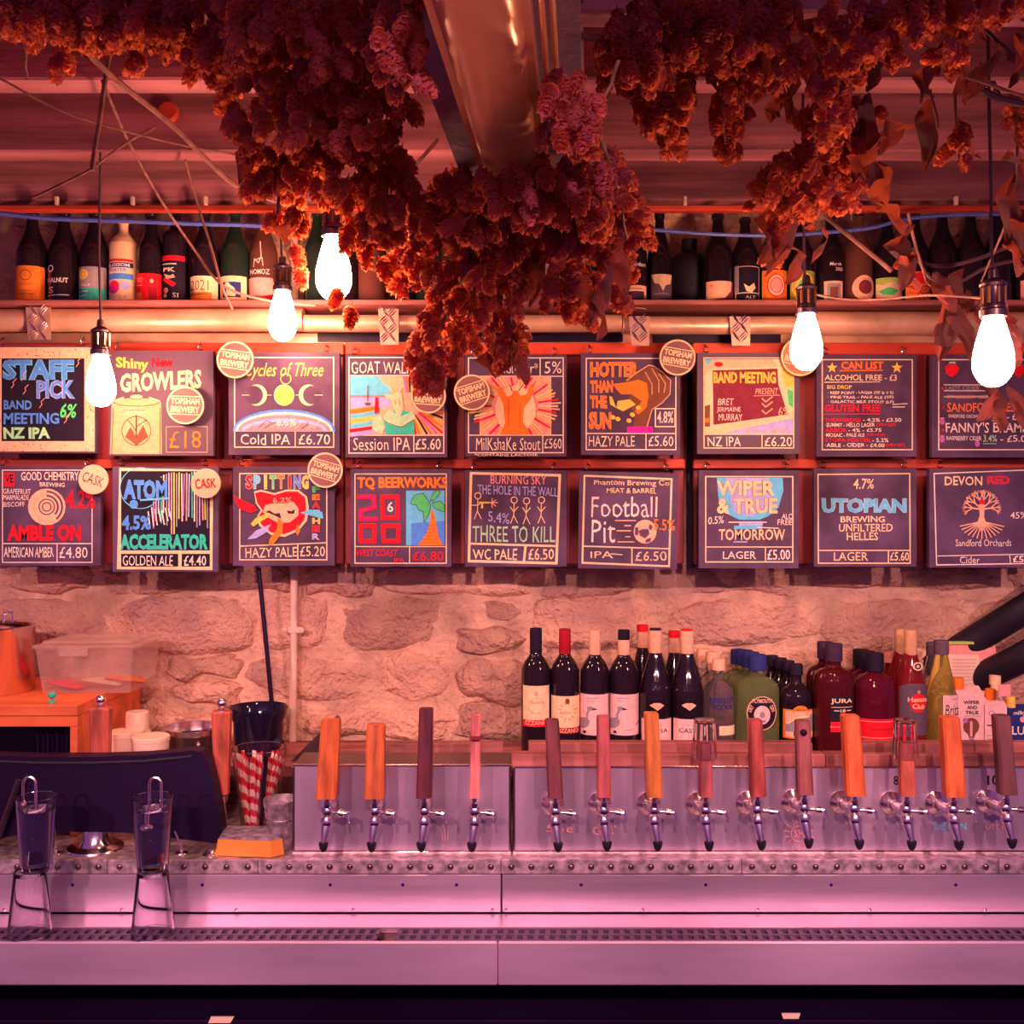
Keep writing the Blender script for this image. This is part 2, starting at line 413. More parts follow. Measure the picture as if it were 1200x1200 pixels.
# ---------------------------------------------------------------- bar counter
CT = CZ - .706      # counter top height
TR = CZ - .812      # drip tray height
bar = thing('bar_counter', 'long stainless steel bar counter with riveted edge and dark underside', 'bar counter', (0, 2.1, 0))
mb = MB(); mb.rbox((-1.7, 2.10, CT-.03), (1.7, 2.66, CT), .002); part('countertop', mb, M['galv'], bar)
X = lambda px, d: (px-600)*d/F
for a, b in ((-230, 127), (127.6, 303), (303.6, 587), (587.6, 868), (868.6, 1168), (1168.6, 1400)):   # riveted edge strips
    st = MB(); st.rbox((X(a, 2.1), 2.092, CT-.027), (X(b, 2.1), 2.10, CT+.001), .001); e = part('edge_strip', st, M['galv'], bar)
    n = max(3, round((b-a)/24.0))
    for i in range(n):
        px = a + (b-a)*(i+.5)/n; rv = MB()
        rv.lathe([(.0068, 0), (.006, .0018), (.0035, .0032), (.0, .0036)], (X(px, 2.092), 2.0925, CT-.0135), 12, M=Matrix.Rotation(PI/2, 3, 'X'))
        part('rivet', rv, M['dchrome'], e, True)
mb = MB(); mb.rbox((-1.7, 2.12, TR-.02), (1.7, 2.16, CT-.03), .001); part('back_board', mb, M['blackp'], bar)
for k, (a, b) in enumerate(((-230, 587), (588.5, 1400))):
    pn = MB(); pn.rbox((X(a, 2.09), 2.088, TR+.002), (X(b, 2.09), 2.12, CT-.028), .0015); e = part('front_panel', pn, M['steel'], bar)
    for px in ((85, 237, 387, 472, 535), (681, 827, 974, 1120))[k]:
        h = MB(); h.lathe([(.0035, 0), (.0035, .0006), (0, .0007)], (X(px, 2.088), 2.088, CZ-(1037-600)*2.088/F), 10, M=Matrix.Rotation(PI/2, 3, 'X')); part('bolt_hole', h, M['void'], e)
    for px in ((5, 143, 277, 414, 577), (593, 753, 888, 1019, 1154))[k]:
        h = MB(); h.lathe([(.0042, 0), (.0036, .002), (0, .003)], (X(px, 2.088), 2.088, CZ-(1066-600)*2.088/F), 10, M=Matrix.Rotation(PI/2, 3, 'X')); part('screw', h, M['chrome'], e, True)
mb = MB(); mb.rbox((-1.7, 2.02, TR-.012), (1.7, 2.087, TR), .001); part('tray_ledge', mb, M['steel'], bar)
mb = MB(); mb.box((-1.7, 1.955, TR-.03), (1.7, 2.02, TR-.022)); mb.box((-1.7, 2.018, TR-.03), (1.7, 2.021, TR-.01)); part('drip_tray', mb, M['dchrome'], bar)
def grate(a, b, lab):
    g = MB(); xa, xb = X(a, 1.985), X(b, 1.985)
    for y0, y1 in ((1.9555, 1.963), (1.982, 1.989), (2.009, 2.0175)): g.box((xa, y0, TR-.010), (xb, y1, TR))
    n = round((xb-xa)/.0203)
    for i in range(n+1):
        x = xa + (xb-xa)*i/n
        for j, (y0, y1) in enumerate(((1.963, 1.982), (1.989, 2.009))):
            g.box((x-.0048 + j*.003, y0, TR-.009), (x+.0048 + j*.003, y1, TR-.0006))
    return solo('drip_grate', g, M['grate'], lab, 'drip grate', 'drip grates along the bar tray')
grate(-220, 440, 'dark slotted drip grate in the left part of the bar tray, under the stacked glasses')
grate(466, 1400, 'dark slotted drip grate running under the row of taps to the right')
for a, b in ((-260, 583), (583.8, 1500)):
    mb = MB(); mb.rbox((X(a, 1.95), 1.945, TR-.080), (X(b, 1.95), 1.954, TR+.001), .002); part('front_rail', mb, M['rail'], bar)
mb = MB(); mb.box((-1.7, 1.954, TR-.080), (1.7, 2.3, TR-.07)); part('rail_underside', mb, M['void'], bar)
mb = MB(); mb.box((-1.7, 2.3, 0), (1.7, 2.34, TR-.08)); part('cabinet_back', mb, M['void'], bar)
mb = MB(); mb.rbox((-1.7, 2.0, CZ-.992), (1.7, 2.3, CZ-.985), .001); part('lower_shelf', mb, M['blackp'], bar)
mb = MB(); mb.lathe([(.03, 0), (.05, .002), (.10, .03), (.125, .055), (.128, .056), (.122, .052), (.095, .026), (.045, .006), (0, .005)], (X(1030, 2.15), 2.15, CZ-.985), 40)
solo('bowl', mb, M['blackr'], 'large dark bowl half hidden on the shelf under the counter rail', 'bowl', smooth=True)
mb = MB(); mb.prism([(247,1192),(274,1192),(270,1199),(244,1199)], 1.995, 1.999); solo('price_ticket', mb, M['paper'], 'small white ticket on the lower shelf edge, left side', 'ticket', 'tickets on the lower shelf')
mb = MB(); mb.prism([(916,1188),(938,1188),(936,1194),(918,1194)], 1.995, 1.999); solo('price_ticket', mb, M['paper'], 'small white ticket on the lower shelf edge, right side', 'ticket', 'tickets on the lower shelf')
# ---------------------------------------------------------------- back ledge the bottles stand on
LG = CZ - .579
ledge = thing('back_shelf', 'brown wooden back shelf behind the tap boxes carrying the row of bottles', 'shelf', (0, 2.45, LG-.02))
mb = MB(); mb.rbox((-.94, 2.36, LG-.025), (1.6, 2.62, LG), .002); part('shelf_board', mb, M['plank'], ledge)
for x in (-.92, -.3, .5, 1.5):
    mb = MB(); mb.box((x, 2.37, CT), (x+.03, 2.60, LG-.025)); part('leg', mb, M['plank'], ledge)
mb = MB(); mb.prism([(345,893),(395,842),(395,893)], 2.40, 2.405); mb.prism([(340,893),(395,838),(399,841),(347,897)], 2.395, 2.40, 0)
solo('glass_guard', mb, M['dchrome'], 'small triangular grey guard panel behind the left tap box', 'panel')
# ---------------------------------------------------------------- tap boxes
BD = 2.135
def tapbox(a, b, top, bot, lab):
    t = thing('tap_box', lab, 'tap box', (X((a+b)/2, BD), BD, CT), 'steel tap boxes on the counter')
    zt = CZ-(top-600)*BD/F
    m_ = MB(); m_.rbox((X(a, BD), BD, CT+.004), (X(b, BD), BD+.11, zt), .0015); part('casing', m_, M['dchrome'], t)
    m_ = MB(); m_.rbox((X(a+2.5, BD), BD-.0025, CT+.007), (X(b-2.5, BD), BD, zt-.0035), .001); part('front_plate', m_, M['steelv'], t)
    m_ = MB(); m_.rbox((X(a, BD), BD-.004, CT), (X(b, BD), BD+.002, CT+.005), .001); m_.rbox((X(a, BD), BD-.004, zt-.004), (X(b, BD), BD+.002, zt+.0012), .001); part('frame_lip', m_, M['chrome'], t)
    return t
tb1 = tapbox(343, 599, 896, 1000, 'shorter steel tap box at the left with four taps')
tb2 = tapbox(601, 1290, 898, 999, 'long steel tap box at the right with ten taps')
ar = Art(BD-.0026)
ar.t('8', 1047, 909, 1053, 920, 'black', .02).t('10', 1157, 908, 1170, 920, 'black', .03)
ar.t('GLT', 694, 968, 722, 978, 'pink', wob=.8).t('DEVON', 1095, 963, 1132, 973, 'sky', wob=.8).t('UTC1', 1155, 966, 1175, 972, 'pink').t('Sue', 640, 966, 672, 975, 'pink', wob=1)
ar.ring(936, 977, 9, 1, 'pink').rays(936, 977, 12, 18, 14, ['pink'], 1).t('SH', 930, 972, 942, 981, 'pink')
props(put_art('chalk_scribble', ar, tb2, 'faint chalk scribbles and black tap numbers'), kind='stuff')
ar = Art(BD-.0026); ar.line([(517,972),(519,985)], .6, 'pink').line([(521,971),(522,985)], .6, 'pink').line([(525,972),(525,984)], .6, 'pink'); put_art('scratch', ar, tb1)
def plankrow(name, a, b, y0, y1, d, th, lab, splits=()):
    t = thing(name, lab, 'rail', (X((a+b)/2, d), d, CZ-(y1-600)*d/F))
    ed = [a] + list(splits) + [b]
    for p, q in zip(ed[:-1], ed[1:]):
        m_ = MB(); m_.rbox((X(p+.4, d), d, CZ-(y1-600)*d/F), (X(q-.4, d), d+th, CZ-(y0-600)*d/F), .002); part('plank', m_, M['plank'], t)
    return t
plankrow('plank_rail', 599, 1290, 884, 898.5, 2.142, .035, 'lower reddish wooden plank lying along the top of the right tap box', (968,))
plankrow('plank_rail', 619, 953, 870.5, 883.4, 2.165, .03, 'upper reddish wooden plank in front of the wine bottles')
plankrow('plank_rail', 1009, 1290, 870.5, 883.4, 2.165, .03, 'upper reddish wooden plank in front of the liqueur bottles at the right')
mb = MB(); mb.rbox((X(450, 2.30), 2.30, CZ-.579+.001), (X(590, 2.30), 2.33, CZ-(882-600)*2.30/F+.02), .002)
solo('ledge_strip', mb, M['plank'], 'narrow brown wooden strip on the back shelf behind the left taps', 'batten')
# ---------------------------------------------------------------- taps
WOODS = {}
def wood(name, c, dark=.5):
    if name not in WOODS: WOODS[name] = mat('handle_' + name, c, .42, var=dark, vscale=16, stretch=(3, 3, .5), bump=.25, spec=.4)
    return WOODS[name]
WC = dict(orange=(.98,.19,.05), mottled=(.88,.19,.06), purple=(.17,.030,.055), pink=(.90,.24,.24), dark=(.20,.045,.06), rose=(.52,.11,.12), gold=(.95,.26,.06), red=(.55,.09,.07), brown=(.32,.09,.09), amber=(.98,.17,.05), deep=(.20,.07,.08), terra=(.62,.13,.08))
def make_tap(px, y0, y1, w_, tilt, wd, lab, shot=None, flange=True, side=1):
    xb = X(px, 2.05); zb = CZ-(y1-600)*2.05/F
    t = thing('beer_tap', lab, 'beer tap', (xb, 2.06, zb-.05), 'beer taps along the steel boxes')
    Wd = S(w_, 2.05)/2; H = S(y1-y0, 2.05); D = max(.012, Wd*.85)
    h = MB(); segs = 5; vs = []; fs = []
    for i in range(segs+1):          # slightly twisted, tapered and chamfered block
        f = i/segs; cx = xb + tilt*S(1, 2.05)*f; k = 1 - .10*f; dy = .012*f
        for (sx, sy) in ((-1,-.7),(-.75,-1),(.75,-1),(1,-.7),(1,.7),(.75,1),(-.75,1),(-1,.7)):
            vs.append((cx + sx*Wd*k, 2.05 + dy + sy*D*k, zb + H*f))
    for i in range(segs):
        for k in range(8): fs.append((i*8+k, i*8+(k+1) % 8, (i+1)*8+(k+1) % 8, (i+1)*8+k))
    n = segs*8; top = len(vs)
    vs += [(x + (xb+tilt*S(1,2.05) - x)*.12, y, z_ + .0015) for x, y, z_ in vs[n:n+8]]
    fs += [(n+k, n+(k+1) % 8, top+(k+1) % 8, top+k) for k in range(8)] + [tuple(range(top, top+8)), tuple(range(7, -1, -1))]
    h.add(vs, fs); part('handle', h, wood(wd, WC[wd]), t, label='handle of %s wood' % {'purple':'dark purple brown','pink':'plain pink','mottled':'mottled orange','gold':'golden orange','amber':'bright orange','deep':'dark brown','dark':'dark brown','rose':'rose red','red':'deep red','terra':'reddish','brown':'brown','orange':'orange'}[wd])
    c = MB()                                             # collar, body, shank, spout
    c.lathe([(.0068, -.022), (.0075, -.018), (.0075, -.012), (.0055, -.010), (.0055, -.004), (.0085, -.003), (.0085, .0)], (xb, 2.052, zb), 14)
    part('collar', c, M['chrome'], t, True)
    b = MB()
    b.ball((xb, 2.058, zb-.030), .0125, 14, kz=1.25)
    b.lathe([(.010, -.062), (.0125, -.054), (.0128, -.046), (.010, -.040)], (xb, 2.052, zb), 14)
    b.tube([(xb, 2.06, zb-.034), (xb - .001, 2.09, zb-.036), (xb - .002, BD-.004, zb-.037)], [.0105, .0095, .011], 12)
    part('body', b, M['chrome'], t, True)
    if flange:
        f_ = MB(); f_.lathe([(.024, 0), (.024, .003), (.018, .008), (.012, .012), (.0115, .02)], (xb-.002, BD-.003, zb-.037), 22, M=Matrix.Rotation(PI/2, 3, 'X')); part('flange', f_, M['chrome'], t, True)
    k_ = MB(); x_ = xb + .010*side
    k_.tube([(x_, 2.058, zb-.033), (x_+.012*side, 2.056, zb-.033), (x_+.014*side, 2.055, zb-.033), (x_+.024*side, 2.054, zb-.034)], [.0045, .0045, .0080, .0070], 10)
    k_.tube([(x_+.024*side, 2.054, zb-.034), (x_+.034*side, 2.053, zb-.033)], [.004, .0035], 8)
    k_.tube([(x_+.031*side, 2.052, zb-.031), (x_+.033*side, 2.050, zb-.044), (x_+.0335*side, 2.049, zb-.052)], [.0032, .0028, .0036], 8)
    part('side_knob', k_, M['chrome'], t, True)
    s_ = MB(); lean = -.0016 if px < 600 else .0016
    s_.tube([(xb, 2.052, zb-.052), (xb+lean, 2.046, zb-.066), (xb+lean*3, 2.040, zb-.088)], [.0115, .0095, .0065], 14)
    part('spout', s_, M['chrome'], t, True)
    r_ = MB(); r_.lathe([(.004, -.105), (.0075, -.099), (.0095, -.091), (.0095, -.087), (.007, -.085)], (xb+lean*3, 2.039, zb), 12)
    part('rubber_tip', r_, M['blackr'], t, True)
    if shot:
        g = MB(); gr = .0245; zt = zb + H - .030
        xg = xb + tilt*S(1, 2.05)
        g.lathe([(.0225, .073), (.0225, .004), (.0205, .001), (.0, .001)], (xg, 2.064, zt), 20)
        g2 = MB(); pr = [(gr, 0), (gr*.93, .040), (gr*.86, .074), (gr*.80, .0765), (0, .0765), (0, .071), (gr*.76, .070), (gr*.84, .040), (gr*.93, 0), (gr, 0)]
        # facetted upturned glass slipped over the handle
        vs2 = []; n2 = 20
        for i, (r0, zz) in enumerate(pr):
            for k in range(n2):
                a = 2*PI*k/n2; rr = max(r0*(1 + (.035 if k % 2 else -.02)*(1 if i < 4 else 0)), 1e-5); vs2.append((xg + rr*math.cos(a), 2.064 + rr*math.sin(a), zt + zz))
        g2.add(vs2, [(i*n2+k, i*n2+(k+1) % n2, (i+1)*n2+(k+1) % n2, (i+1)*n2+k) for i in range(len(pr)-1) for k in range(n2)])
        solo('shot_glass', g2, M['glass'], shot, 'glass', 'small glasses upturned on tap handles', smooth=False)
    return t
taps = [
 (383, 845, 934, 24, 4, 'orange', 'beer tap with broad bright orange wooden handle, leftmost tap on the left box', None),
 (439, 851, 934, 23, 1, 'mottled', 'beer tap with mottled orange wooden handle, second on the left box', None),
 (497, 832, 934, 18, 2, 'purple', 'beer tap with tall dark purple-brown handle, third on the left box', None),
 (556, 840, 934, 12.5, 2, 'pink', 'beer tap with slim pink handle, rightmost on the left box', None),
 (651, 845, 934, 18, -4, 'dark', 'beer tap with dark brown handle, leftmost on the long right box', None),
 (708, 841, 933, 16, -1, 'rose', 'beer tap with slim rose-red handle in front of the duck-label wine', None),
 (767, 837, 933, 18, -3, 'gold', 'beer tap with golden orange crackled wood handle', None),
 (827, 872, 933, 16, 0, 'rose', 'beer tap with rose handle capped by an upturned glass, left one of two so capped', 'small facetted glass upturned on the tap handle below the clear vodka bottle'),
 (888, 845, 932, 18, -2, 'red', 'beer tap with deep red wood handle in front of the green gin bottle', None),
 (943, 846, 930, 18, -1, 'brown', 'beer tap with brown handle marked by a dark knot near its top', None),
 (1002, 840, 931, 22, -4, 'amber', 'beer tap with broad bright orange handle right of the dark whisky bottle', None),
 (1063, 872, 932, 17, 1, 'terra', 'beer tap with reddish handle capped by an upturned glass, right one of two so capped', 'small facetted glass upturned on the tap handle below the red rum bottle'),
 (1118, 842, 932, 23, -3, 'amber', 'beer tap with broad orange handle, second tap from the right', None),
 (1180, 840, 930, 20, -4, 'deep', 'beer tap with dark grained brown handle, rightmost tap', None)]
for (px, y0, y1, w_, tilt, wd, lab, shot) in taps: 
    tp = make_tap(px, y0, y1, w_, tilt, wd, lab, shot, flange=px > 600)
    if px == 556:
        b_ = MB(); b_.box((X(550.5, 2.03), 2.035, CZ-(866-600)*2.045/F), (X(564.5, 2.05), 2.072, CZ-(863-600)*2.045/F)); part('band', b_, M['maroon'], tp, label='thin dark band')
    if px == 943:
        b_ = MB(); b_.lathe([(.007, 0), (.006, .004), (0, .005)], (X(943, 2.04), 2.047, CZ-(858-600)*2.05/F), 12, M=Matrix.Rotation(PI/2, 3, 'X')); part('knot', b_, M['blackp'], tp, True, label='dark round knot')
# ---------------------------------------------------------------- menu racks of red stained wood
def rack(a, b, stiles, lab):
    t = thing('menu_rack', lab, 'rack', (X((a+b)/2, 2.54), 2.54, CZ-(662-600)*2.54/F), 'red wooden racks the menu boards hang on')
    m_ = MB(); m_.box((X(a+3, 2.56), 2.555, CZ-(655-600)*2.56/F), (X(b-3, 2.56), 2.565, CZ+(600-408)*2.56/F)); part('back_panel', m_, M['redwood'], t)
    for y0, y1 in ((402, 416), (538, 549)):
        m_ = MB(); m_.rbox((X(a, 2.52), 2.515, CZ-(y1-600)*2.52/F), (X(b, 2.52), 2.535, CZ-(y0-600)*2.52/F), .002); part('rail', m_, M['redwood_h'], t)
    for x0, x1 in stiles:
        m_ = MB(); m_.rbox((X(x0, 2.53), 2.536, CZ-(661-600)*2.53/F), (X(x1, 2.53), 2.553, CZ-(403-600)*2.53/F), .002); part('stile', m_, M['redwood'], t)
    for x0, x1 in stiles[:-1]:
        m_ = MB(); m_.box((X(x1+6, 2.55), 2.548, CZ-(650-600)*2.55/F), (X(x1+9, 2.55), 2.556, CZ-(550-600)*2.55/F)); part('bead', m_, M['redwood'], t)
    return t
rack(-30, 403, ((-20,-8), (118,134), (252,272), (388,402)), 'left section of the red stained wooden rack with six menu boards')
rack(405, 803, ((404,414), (526,545), (664,684), (789,802)), 'middle section of the red stained wooden rack')
rack(812, 1300, ((813,823), (936,957), (1073,1090), (1215,1225)), 'right section of the red stained wooden rack')
m_ = MB(); m_.box((X(803.5, 2.6), 2.57, CZ-.14), (X(811.5, 2.6), 2.58, CZ+.42)); solo('gap_shade', m_, M['blackp'], 'narrow dark upright batten in the gap between middle and right rack sections', 'batten')  # dark strip stands for the shade in the gap between the racks
BF = 2.45
WOODBOARD = {}
def board(x0, y0, x1, y1, lab, art, skew=0, trim=None, tone=None, hooks=True, d=BF):
    t = thing('chalk_menu_board', lab, 'menu board', P((x0+x1)/2, y1, d+.01), 'hand lettered menu boards')
    m_ = MB(); pts = [(x0, y0), (x1, y0+skew), (x1-skew*.6, y1+skew*.4), (x0-skew*.6, y1)]
    m_.prism(pts, d, d+.016); part('panel', m_, M[tone or 'board'], t)
    if trim: put_art('painted_border', trim, t)
    put_art('chalk_art', art, t)
    if hooks:
        for hx in (x0+ (x1-x0)*.09, x0 + (x1-x0)*.88):
            h = MB(); c = P(hx, y0-4, 2.495); r = .0065
            h.tube([c + Vector((r*math.cos(a), 0, r*math.sin(a))) for a in [k*PI/5+.6 for k in range(9)]], .0016, 6)
            h.tube([c + Vector((0, 0, r)), c + Vector((-.003, .012, .013))], .0018, 6)
            part('hook', h, M['chrome'], t, True)
    return t
def A(): return Art(BF)
# --- top row
a = A(); a.rect(-6, 407, 111, 529, 'peach').rect(2, 420, 99, 517, 'black')
for _ in range(230):
    x, y = R.uniform(-6, 111), R.uniform(407, 529)
    if 1 < x < 100 and 418 < y < 518: continue
    a.rect(x, y, x+1.1, y+1.6, 'maroon')
a.t('STAFF', 4, 422, 87, 445, 'blue', .04, 'sky', .05).t('PICK', 44, 446, 88, 467, 'blue', .03, 'lav', .05).t('BAND', 5, 469, 38, 480, 'blue', .04).t('MEETING', 5, 484, 70, 497, 'blue', .04)
a.t('6%', 71, 473, 91, 490, 'green', .03, sh=.2).t('NZ IPA', 5, 501, 59, 514, 'lgreen', .04, 'green', .03)
for x, y in ((14,455),(28,462),(47,478),(90,430),(76,496),(26,446)): a.line([(x,y),(x+3,y-4),(x+2,y-7),(x+6,y-11)], .8, 'pink')
board(-8, 405, 112, 531, 'blackboard with speckled pink border and bubble-lettered STAFF PICK, upper row far left', a)
a = A(); a.t('Shiny', 136, 418, 174, 434, 'yellow', .03, 'orange', .02, rise=-3).t('New', 178, 419, 203, 430, 'red', .03, 'dred', .04)
a.t('GROWLERS', 141, 438, 236, 460, 'cream', .035, 'tan', .02, rise=5)
a.poly([(131,473),(189,472),(190,532),(129,532)], 'tan').ell(160, 472, 29, 6, 'tan').ring(160, 471, 27, .8, 'dark', ry=5).ell(160, 465, 8, 3, 'peach').ring(160, 465, 8, .8, 'dark', ry=3)
a.line([(133,470),(145,466)], 2, 'peach').line([(175,466),(187,470)], 2, 'peach').rect(147, 481, 169, 485, 'peach').line([(147,481),(169,481)], .7, 'dark')
a.ring(160, 505, 17, .9, 'dark').line([(160,487),(160,522)], 1.5, 'dark').line([(160,505),(150,492)], 1, 'dark').line([(160,500),(172,492)], 1, 'dark').poly([(147,512),(153,500),(160,512),(168,498),(174,512),(160,522)], 'brown')
a.line([(133,478),(131,532)], .8, 'dark').line([(188,478),(188,532)], .8, 'dark').box(195, 500, 243, 530, .7, 'tan').t('£18', 199, 505, 236, 525, 'orange', -.005)
board(127, 411, 250, 534, 'dark mauve board reading Shiny New Growlers with a drawn metal flagon', a, tone='boardedge')
a = A(); a.box(275, 419, 391, 524, 1.4, 'cream').line([(275,505),(391,505)], 1.2, 'cream').line([(346,505),(346,524)], 1.2, 'cream')
a.t('Cycles of Three', 287, 425, 379, 446, 'yellow', -.002, sh=.35).ring(335, 444, 6, .9, 'yellow')
a.ell(301, 463, 12, 12.5, 'cream').ell(297.5, 463, 11, 11, 'board').ell(333, 463, 12, 12.5, 'cream').ell(333, 463, 10.6, 11, 'yellow')
a.ell(362, 463, 12, 12.5, 'cream').ell(366, 463, 11, 11, 'board').line([(284,463),(292,463)], .8, 'cream').line([(311,463),(318,463)], .8, 'cream').line([(347,463),(353,463)], .8, 'cream').line([(369,463),(378,463)], .8, 'cream')
for r, c in ((60, 'blue'), (57, 'white'), (54, 'grey'), (50, 'lav'), (46, 'grey')):
    pts = [(333 + r*1.0*math.cos(math.radians(t_)), 505 - (r-36)*1.05*math.sin(math.radians(t_))) for t_ in range(0, 181, 9)]; a.poly(pts, c)
for k in range(12): a.line([(290+k*7, 503-R.uniform(0,3)), (298+k*7, 497-R.uniform(-2,5)), (306+k*6, 495)], .7, R.choice(['dark','cream','lav']))
a.t('6.6%', 324, 490, 347, 499, 'white', .01).t('Cold IPA', 282, 509, 340, 521, 'white', .0, wob=.4).t('£6.70', 350, 509, 387, 521, 'white', .0)
board(268, 413, 398, 533, 'blackboard with crescent and full moons over a planet, Cold IPA', a)
a = A(); a.box(409, 419, 520, 531, 1.3, 'white').line([(409,440),(520,440)], 1.2, 'white').line([(409,510),(520,510)], 1.2, 'white').line([(486,419),(486,440)], 1.2, 'white').line([(485,510),(485,531)], 1.2, 'white')
a.rect(410.5, 441, 519, 509.5, 'peach').poly([(410.5,441),(443,441),(450,450),(458,456),(458,463),(410.5,463)], 'sky').rect(410.5, 463, 455, 466, 'grey').rect(410.5, 466, 458, 478, 'lav')
for i, (y, c) in enumerate(((480,'orange'),(486,'sky'),(491,'yellow'),(497,'sky'),(503,'red'),(507,'lav'))): a.poly([(410.5,y),(440,y-4),(446,y-1),(428,y+3),(410.5,y+5)], c)
a.rays(480, 475, 16, 62, 44, ['red','orange','yellow','dark','orange','lav','peach'], 3.0, -80, 80, .1) if False else None
for k in range(30):
    an = math.radians(-78 + k*6.2); c = ['red','orange','yellow','dark','orange','violet'][k % 6]
    x_, y_ = 480, 474; r1 = 60
    ex = x_+r1*math.cos(an); ey = y_-r1*math.sin(an); s_ = 1.0
    for lim, v0, v1 in ((518, x_, ex),): 
        if v1 > lim: s_ = min(s_, (lim-v0)/(v1-v0))
    if ey < 442: s_ = min(s_, (442-y_)/(ey-y_))
    if ey > 508: s_ = min(s_, (508-y_)/(ey-y_))
    a.line([(x_+15*math.cos(an), y_-15*math.sin(an)), (x_+(ex-x_)*s_, y_+(ey-y_)*s_)], 2.6, c)
a.poly([(452,509),(450,492),(458,482),(470,480),(484,484),(486,509)], 'teal').poly([(436,504),(437,490),(446,486),(452,500),(448,509)], 'lgreen').poly([(449,490),(456,480),(470,488),(484,482),(487,490),(472,500),(456,497)], 'lgreen')
a.poly([(457,464),(463,460),(471,461),(473,478),(468,490),(462,480)], 'cream').poly([(450,462),(458,463),(458,468),(453,467)], 'cream').line([(461,461),(455,452)], 1.4, 'cream').line([(467,460),(473,452)], 1.4, 'cream').line([(463,469),(464,474)], .7, 'brown').line([(468,469),(469,474)], .7, 'brown')
a.poly([(440,466),(443,466),(444,483),(439,485)], 'red').line([(431,452),(431,470)], 1, 'brown').poly([(427,472),(435,472),(433,475),(429,475)], 'brown').line([(452,495),(470,501),(485,492)], .8, 'brown')
a.t('GOAT WALK', 412, 424, 484, 438, 'white', .0, wob=.4).t('4.5%', 489, 424, 515, 438, 'white', .0).t('Session IPA', 414, 513, 481, 528, 'white', -.003, wob=.4).t('£5.60', 487, 514, 517, 527, 'white', .01)
board(405, 416, 524, 536, 'blackboard with bright painted goat in a green jumper by the sea', a)
a = A(); a.box(549, 419.5, 660, 530.5, 1.3, 'white').line([(549,441),(660,441)], 1.2, 'white').line([(549,510),(660,510)], 1.2, 'white').line([(633,420),(633,441)], 1.2, 'white').line([(636,510),(636,530)], 1.2, 'white')
a.rect(562, 442, 646, 509.5, 'peach').poly([(575,442),(636,442),(645,470),(640,509),(570,509),(563,480)], 'pink')
for k in range(64):
    an = 2*PI*k/64; x_ = 604+40*math.cos(an); y_ = 476-32*math.sin(an); ex = max(551, min(658, 604+52*math.cos(an)*R.uniform(.9,1.05))); ey = max(443, min(508.5, 476-40*math.sin(an)))
    a.line([(604+28*math.cos(an), 476-22*math.sin(an)), (ex, ey)], 2.0, ['cream','peach','red','pink','yellow'][k % 5])
a.ell(604, 480, 24, 28, 'cream').poly([(586,509),(592,495),(590,475),(584,462),(582,452),(588,454),(594,465),(600,463),(601,458),(607,458),(610,464),(617,462),(622,450),(626,452),(622,468),(614,478),(613,495),(622,509)], 'orange')
a.line([(600,458),(598,452)], 1.2, 'brown').line([(608,458),(612,452)], 1.2, 'brown').line([(584,455),(577,449)], 1.2, 'peach').line([(624,453),(628,447)], 1.2, 'red').line([(596,470),(596,500)], .6, 'red').line([(610,472),(609,500)], .6, 'red')
a.t('Monster*', 584, 425, 630, 438, 'white', .0, wob=.5).t('5%', 638, 424, 658, 438, 'white', .0).t('MilKshaKe Stout', 558, 513, 633, 528, 'white', .0, wob=.5).t('£560', 638, 514, 658, 526, 'white', .0).t('*CONTAINS LACTOSE', 556, 531.5, 630, 534.6, 'white', .02)
board(545, 416, 664, 535, 'blackboard with orange horned monster raising its arms, Milkshake Stout', a)
a = A(); a.box(687, 420, 792, 527, 1.3, 'white').line([(687,508),(792,508)], 1.2, 'white').line([(757,508),(757,527)], 1.2, 'white')
for s_, x0_, y0_, x1_, y1_ in (('HOTTER', 692, 424, 748, 442), ('THAN', 692, 446, 718, 460), ('THE', 692, 464, 711, 478), ('SUN', 690, 483, 716, 503)):
    a.t(s_, x0_, y0_, x1_, y1_, 'orange', .05, 'pink', .03)
a.poly([(734,446),(746,437),(760,428),(766,429),(776,436),(786,446),(785,462),(776,472),(764,480),(760,500),(742,501),(744,490),(738,470)], 'brown').line([(734,446),(746,437),(760,428),(766,429),(776,436),(786,446),(785,462),(776,472),(764,480),(758,500)], 1, 'peach')
for p_ in ([(756,436),(764,450),(764,462)], [(764,432),(772,446),(772,460)], [(772,438),(780,450),(778,460)]): a.line(p_, 1, 'tan')
a.poly([(718,450),(735,448),(748,445),(758,449),(760,465),(757,478),(748,486),(744,482),(752,470),(740,462),(728,462),(722,456)], 'orange').poly([(724,470),(738,468),(745,474),(730,482),(722,478)], 'yellow').poly([(714,464),(717,465),(722,478),(715,474)], 'yellow')
for x, y in ((718,489),(724,491),(737,493),(741,486),(730,476),(748,478)): a.ell(x, y, 3, 2.5, 'yellow', rot=20)
a.rect(735, 500, 765, 507, 'magenta').box(768, 479, 791, 500, 1.4, 'white').t('4.8%', 770, 482, 789, 496, 'white', .02).t('HAZY PALE', 690, 511, 744, 523, 'white', -.002, wob=.4).t('£5.60', 760, 511, 789, 523, 'white', .0)
board(681, 414, 797, 533, 'blackboard reading Hotter Than The Sun with a hand throwing yellow flakes', a)
a = A(); a.box(825, 419.5, 930, 525, 1.3, 'cream').line([(825,509),(930,509)], 1.2, 'cream').line([(893,509),(893,525)], 1.2, 'cream')
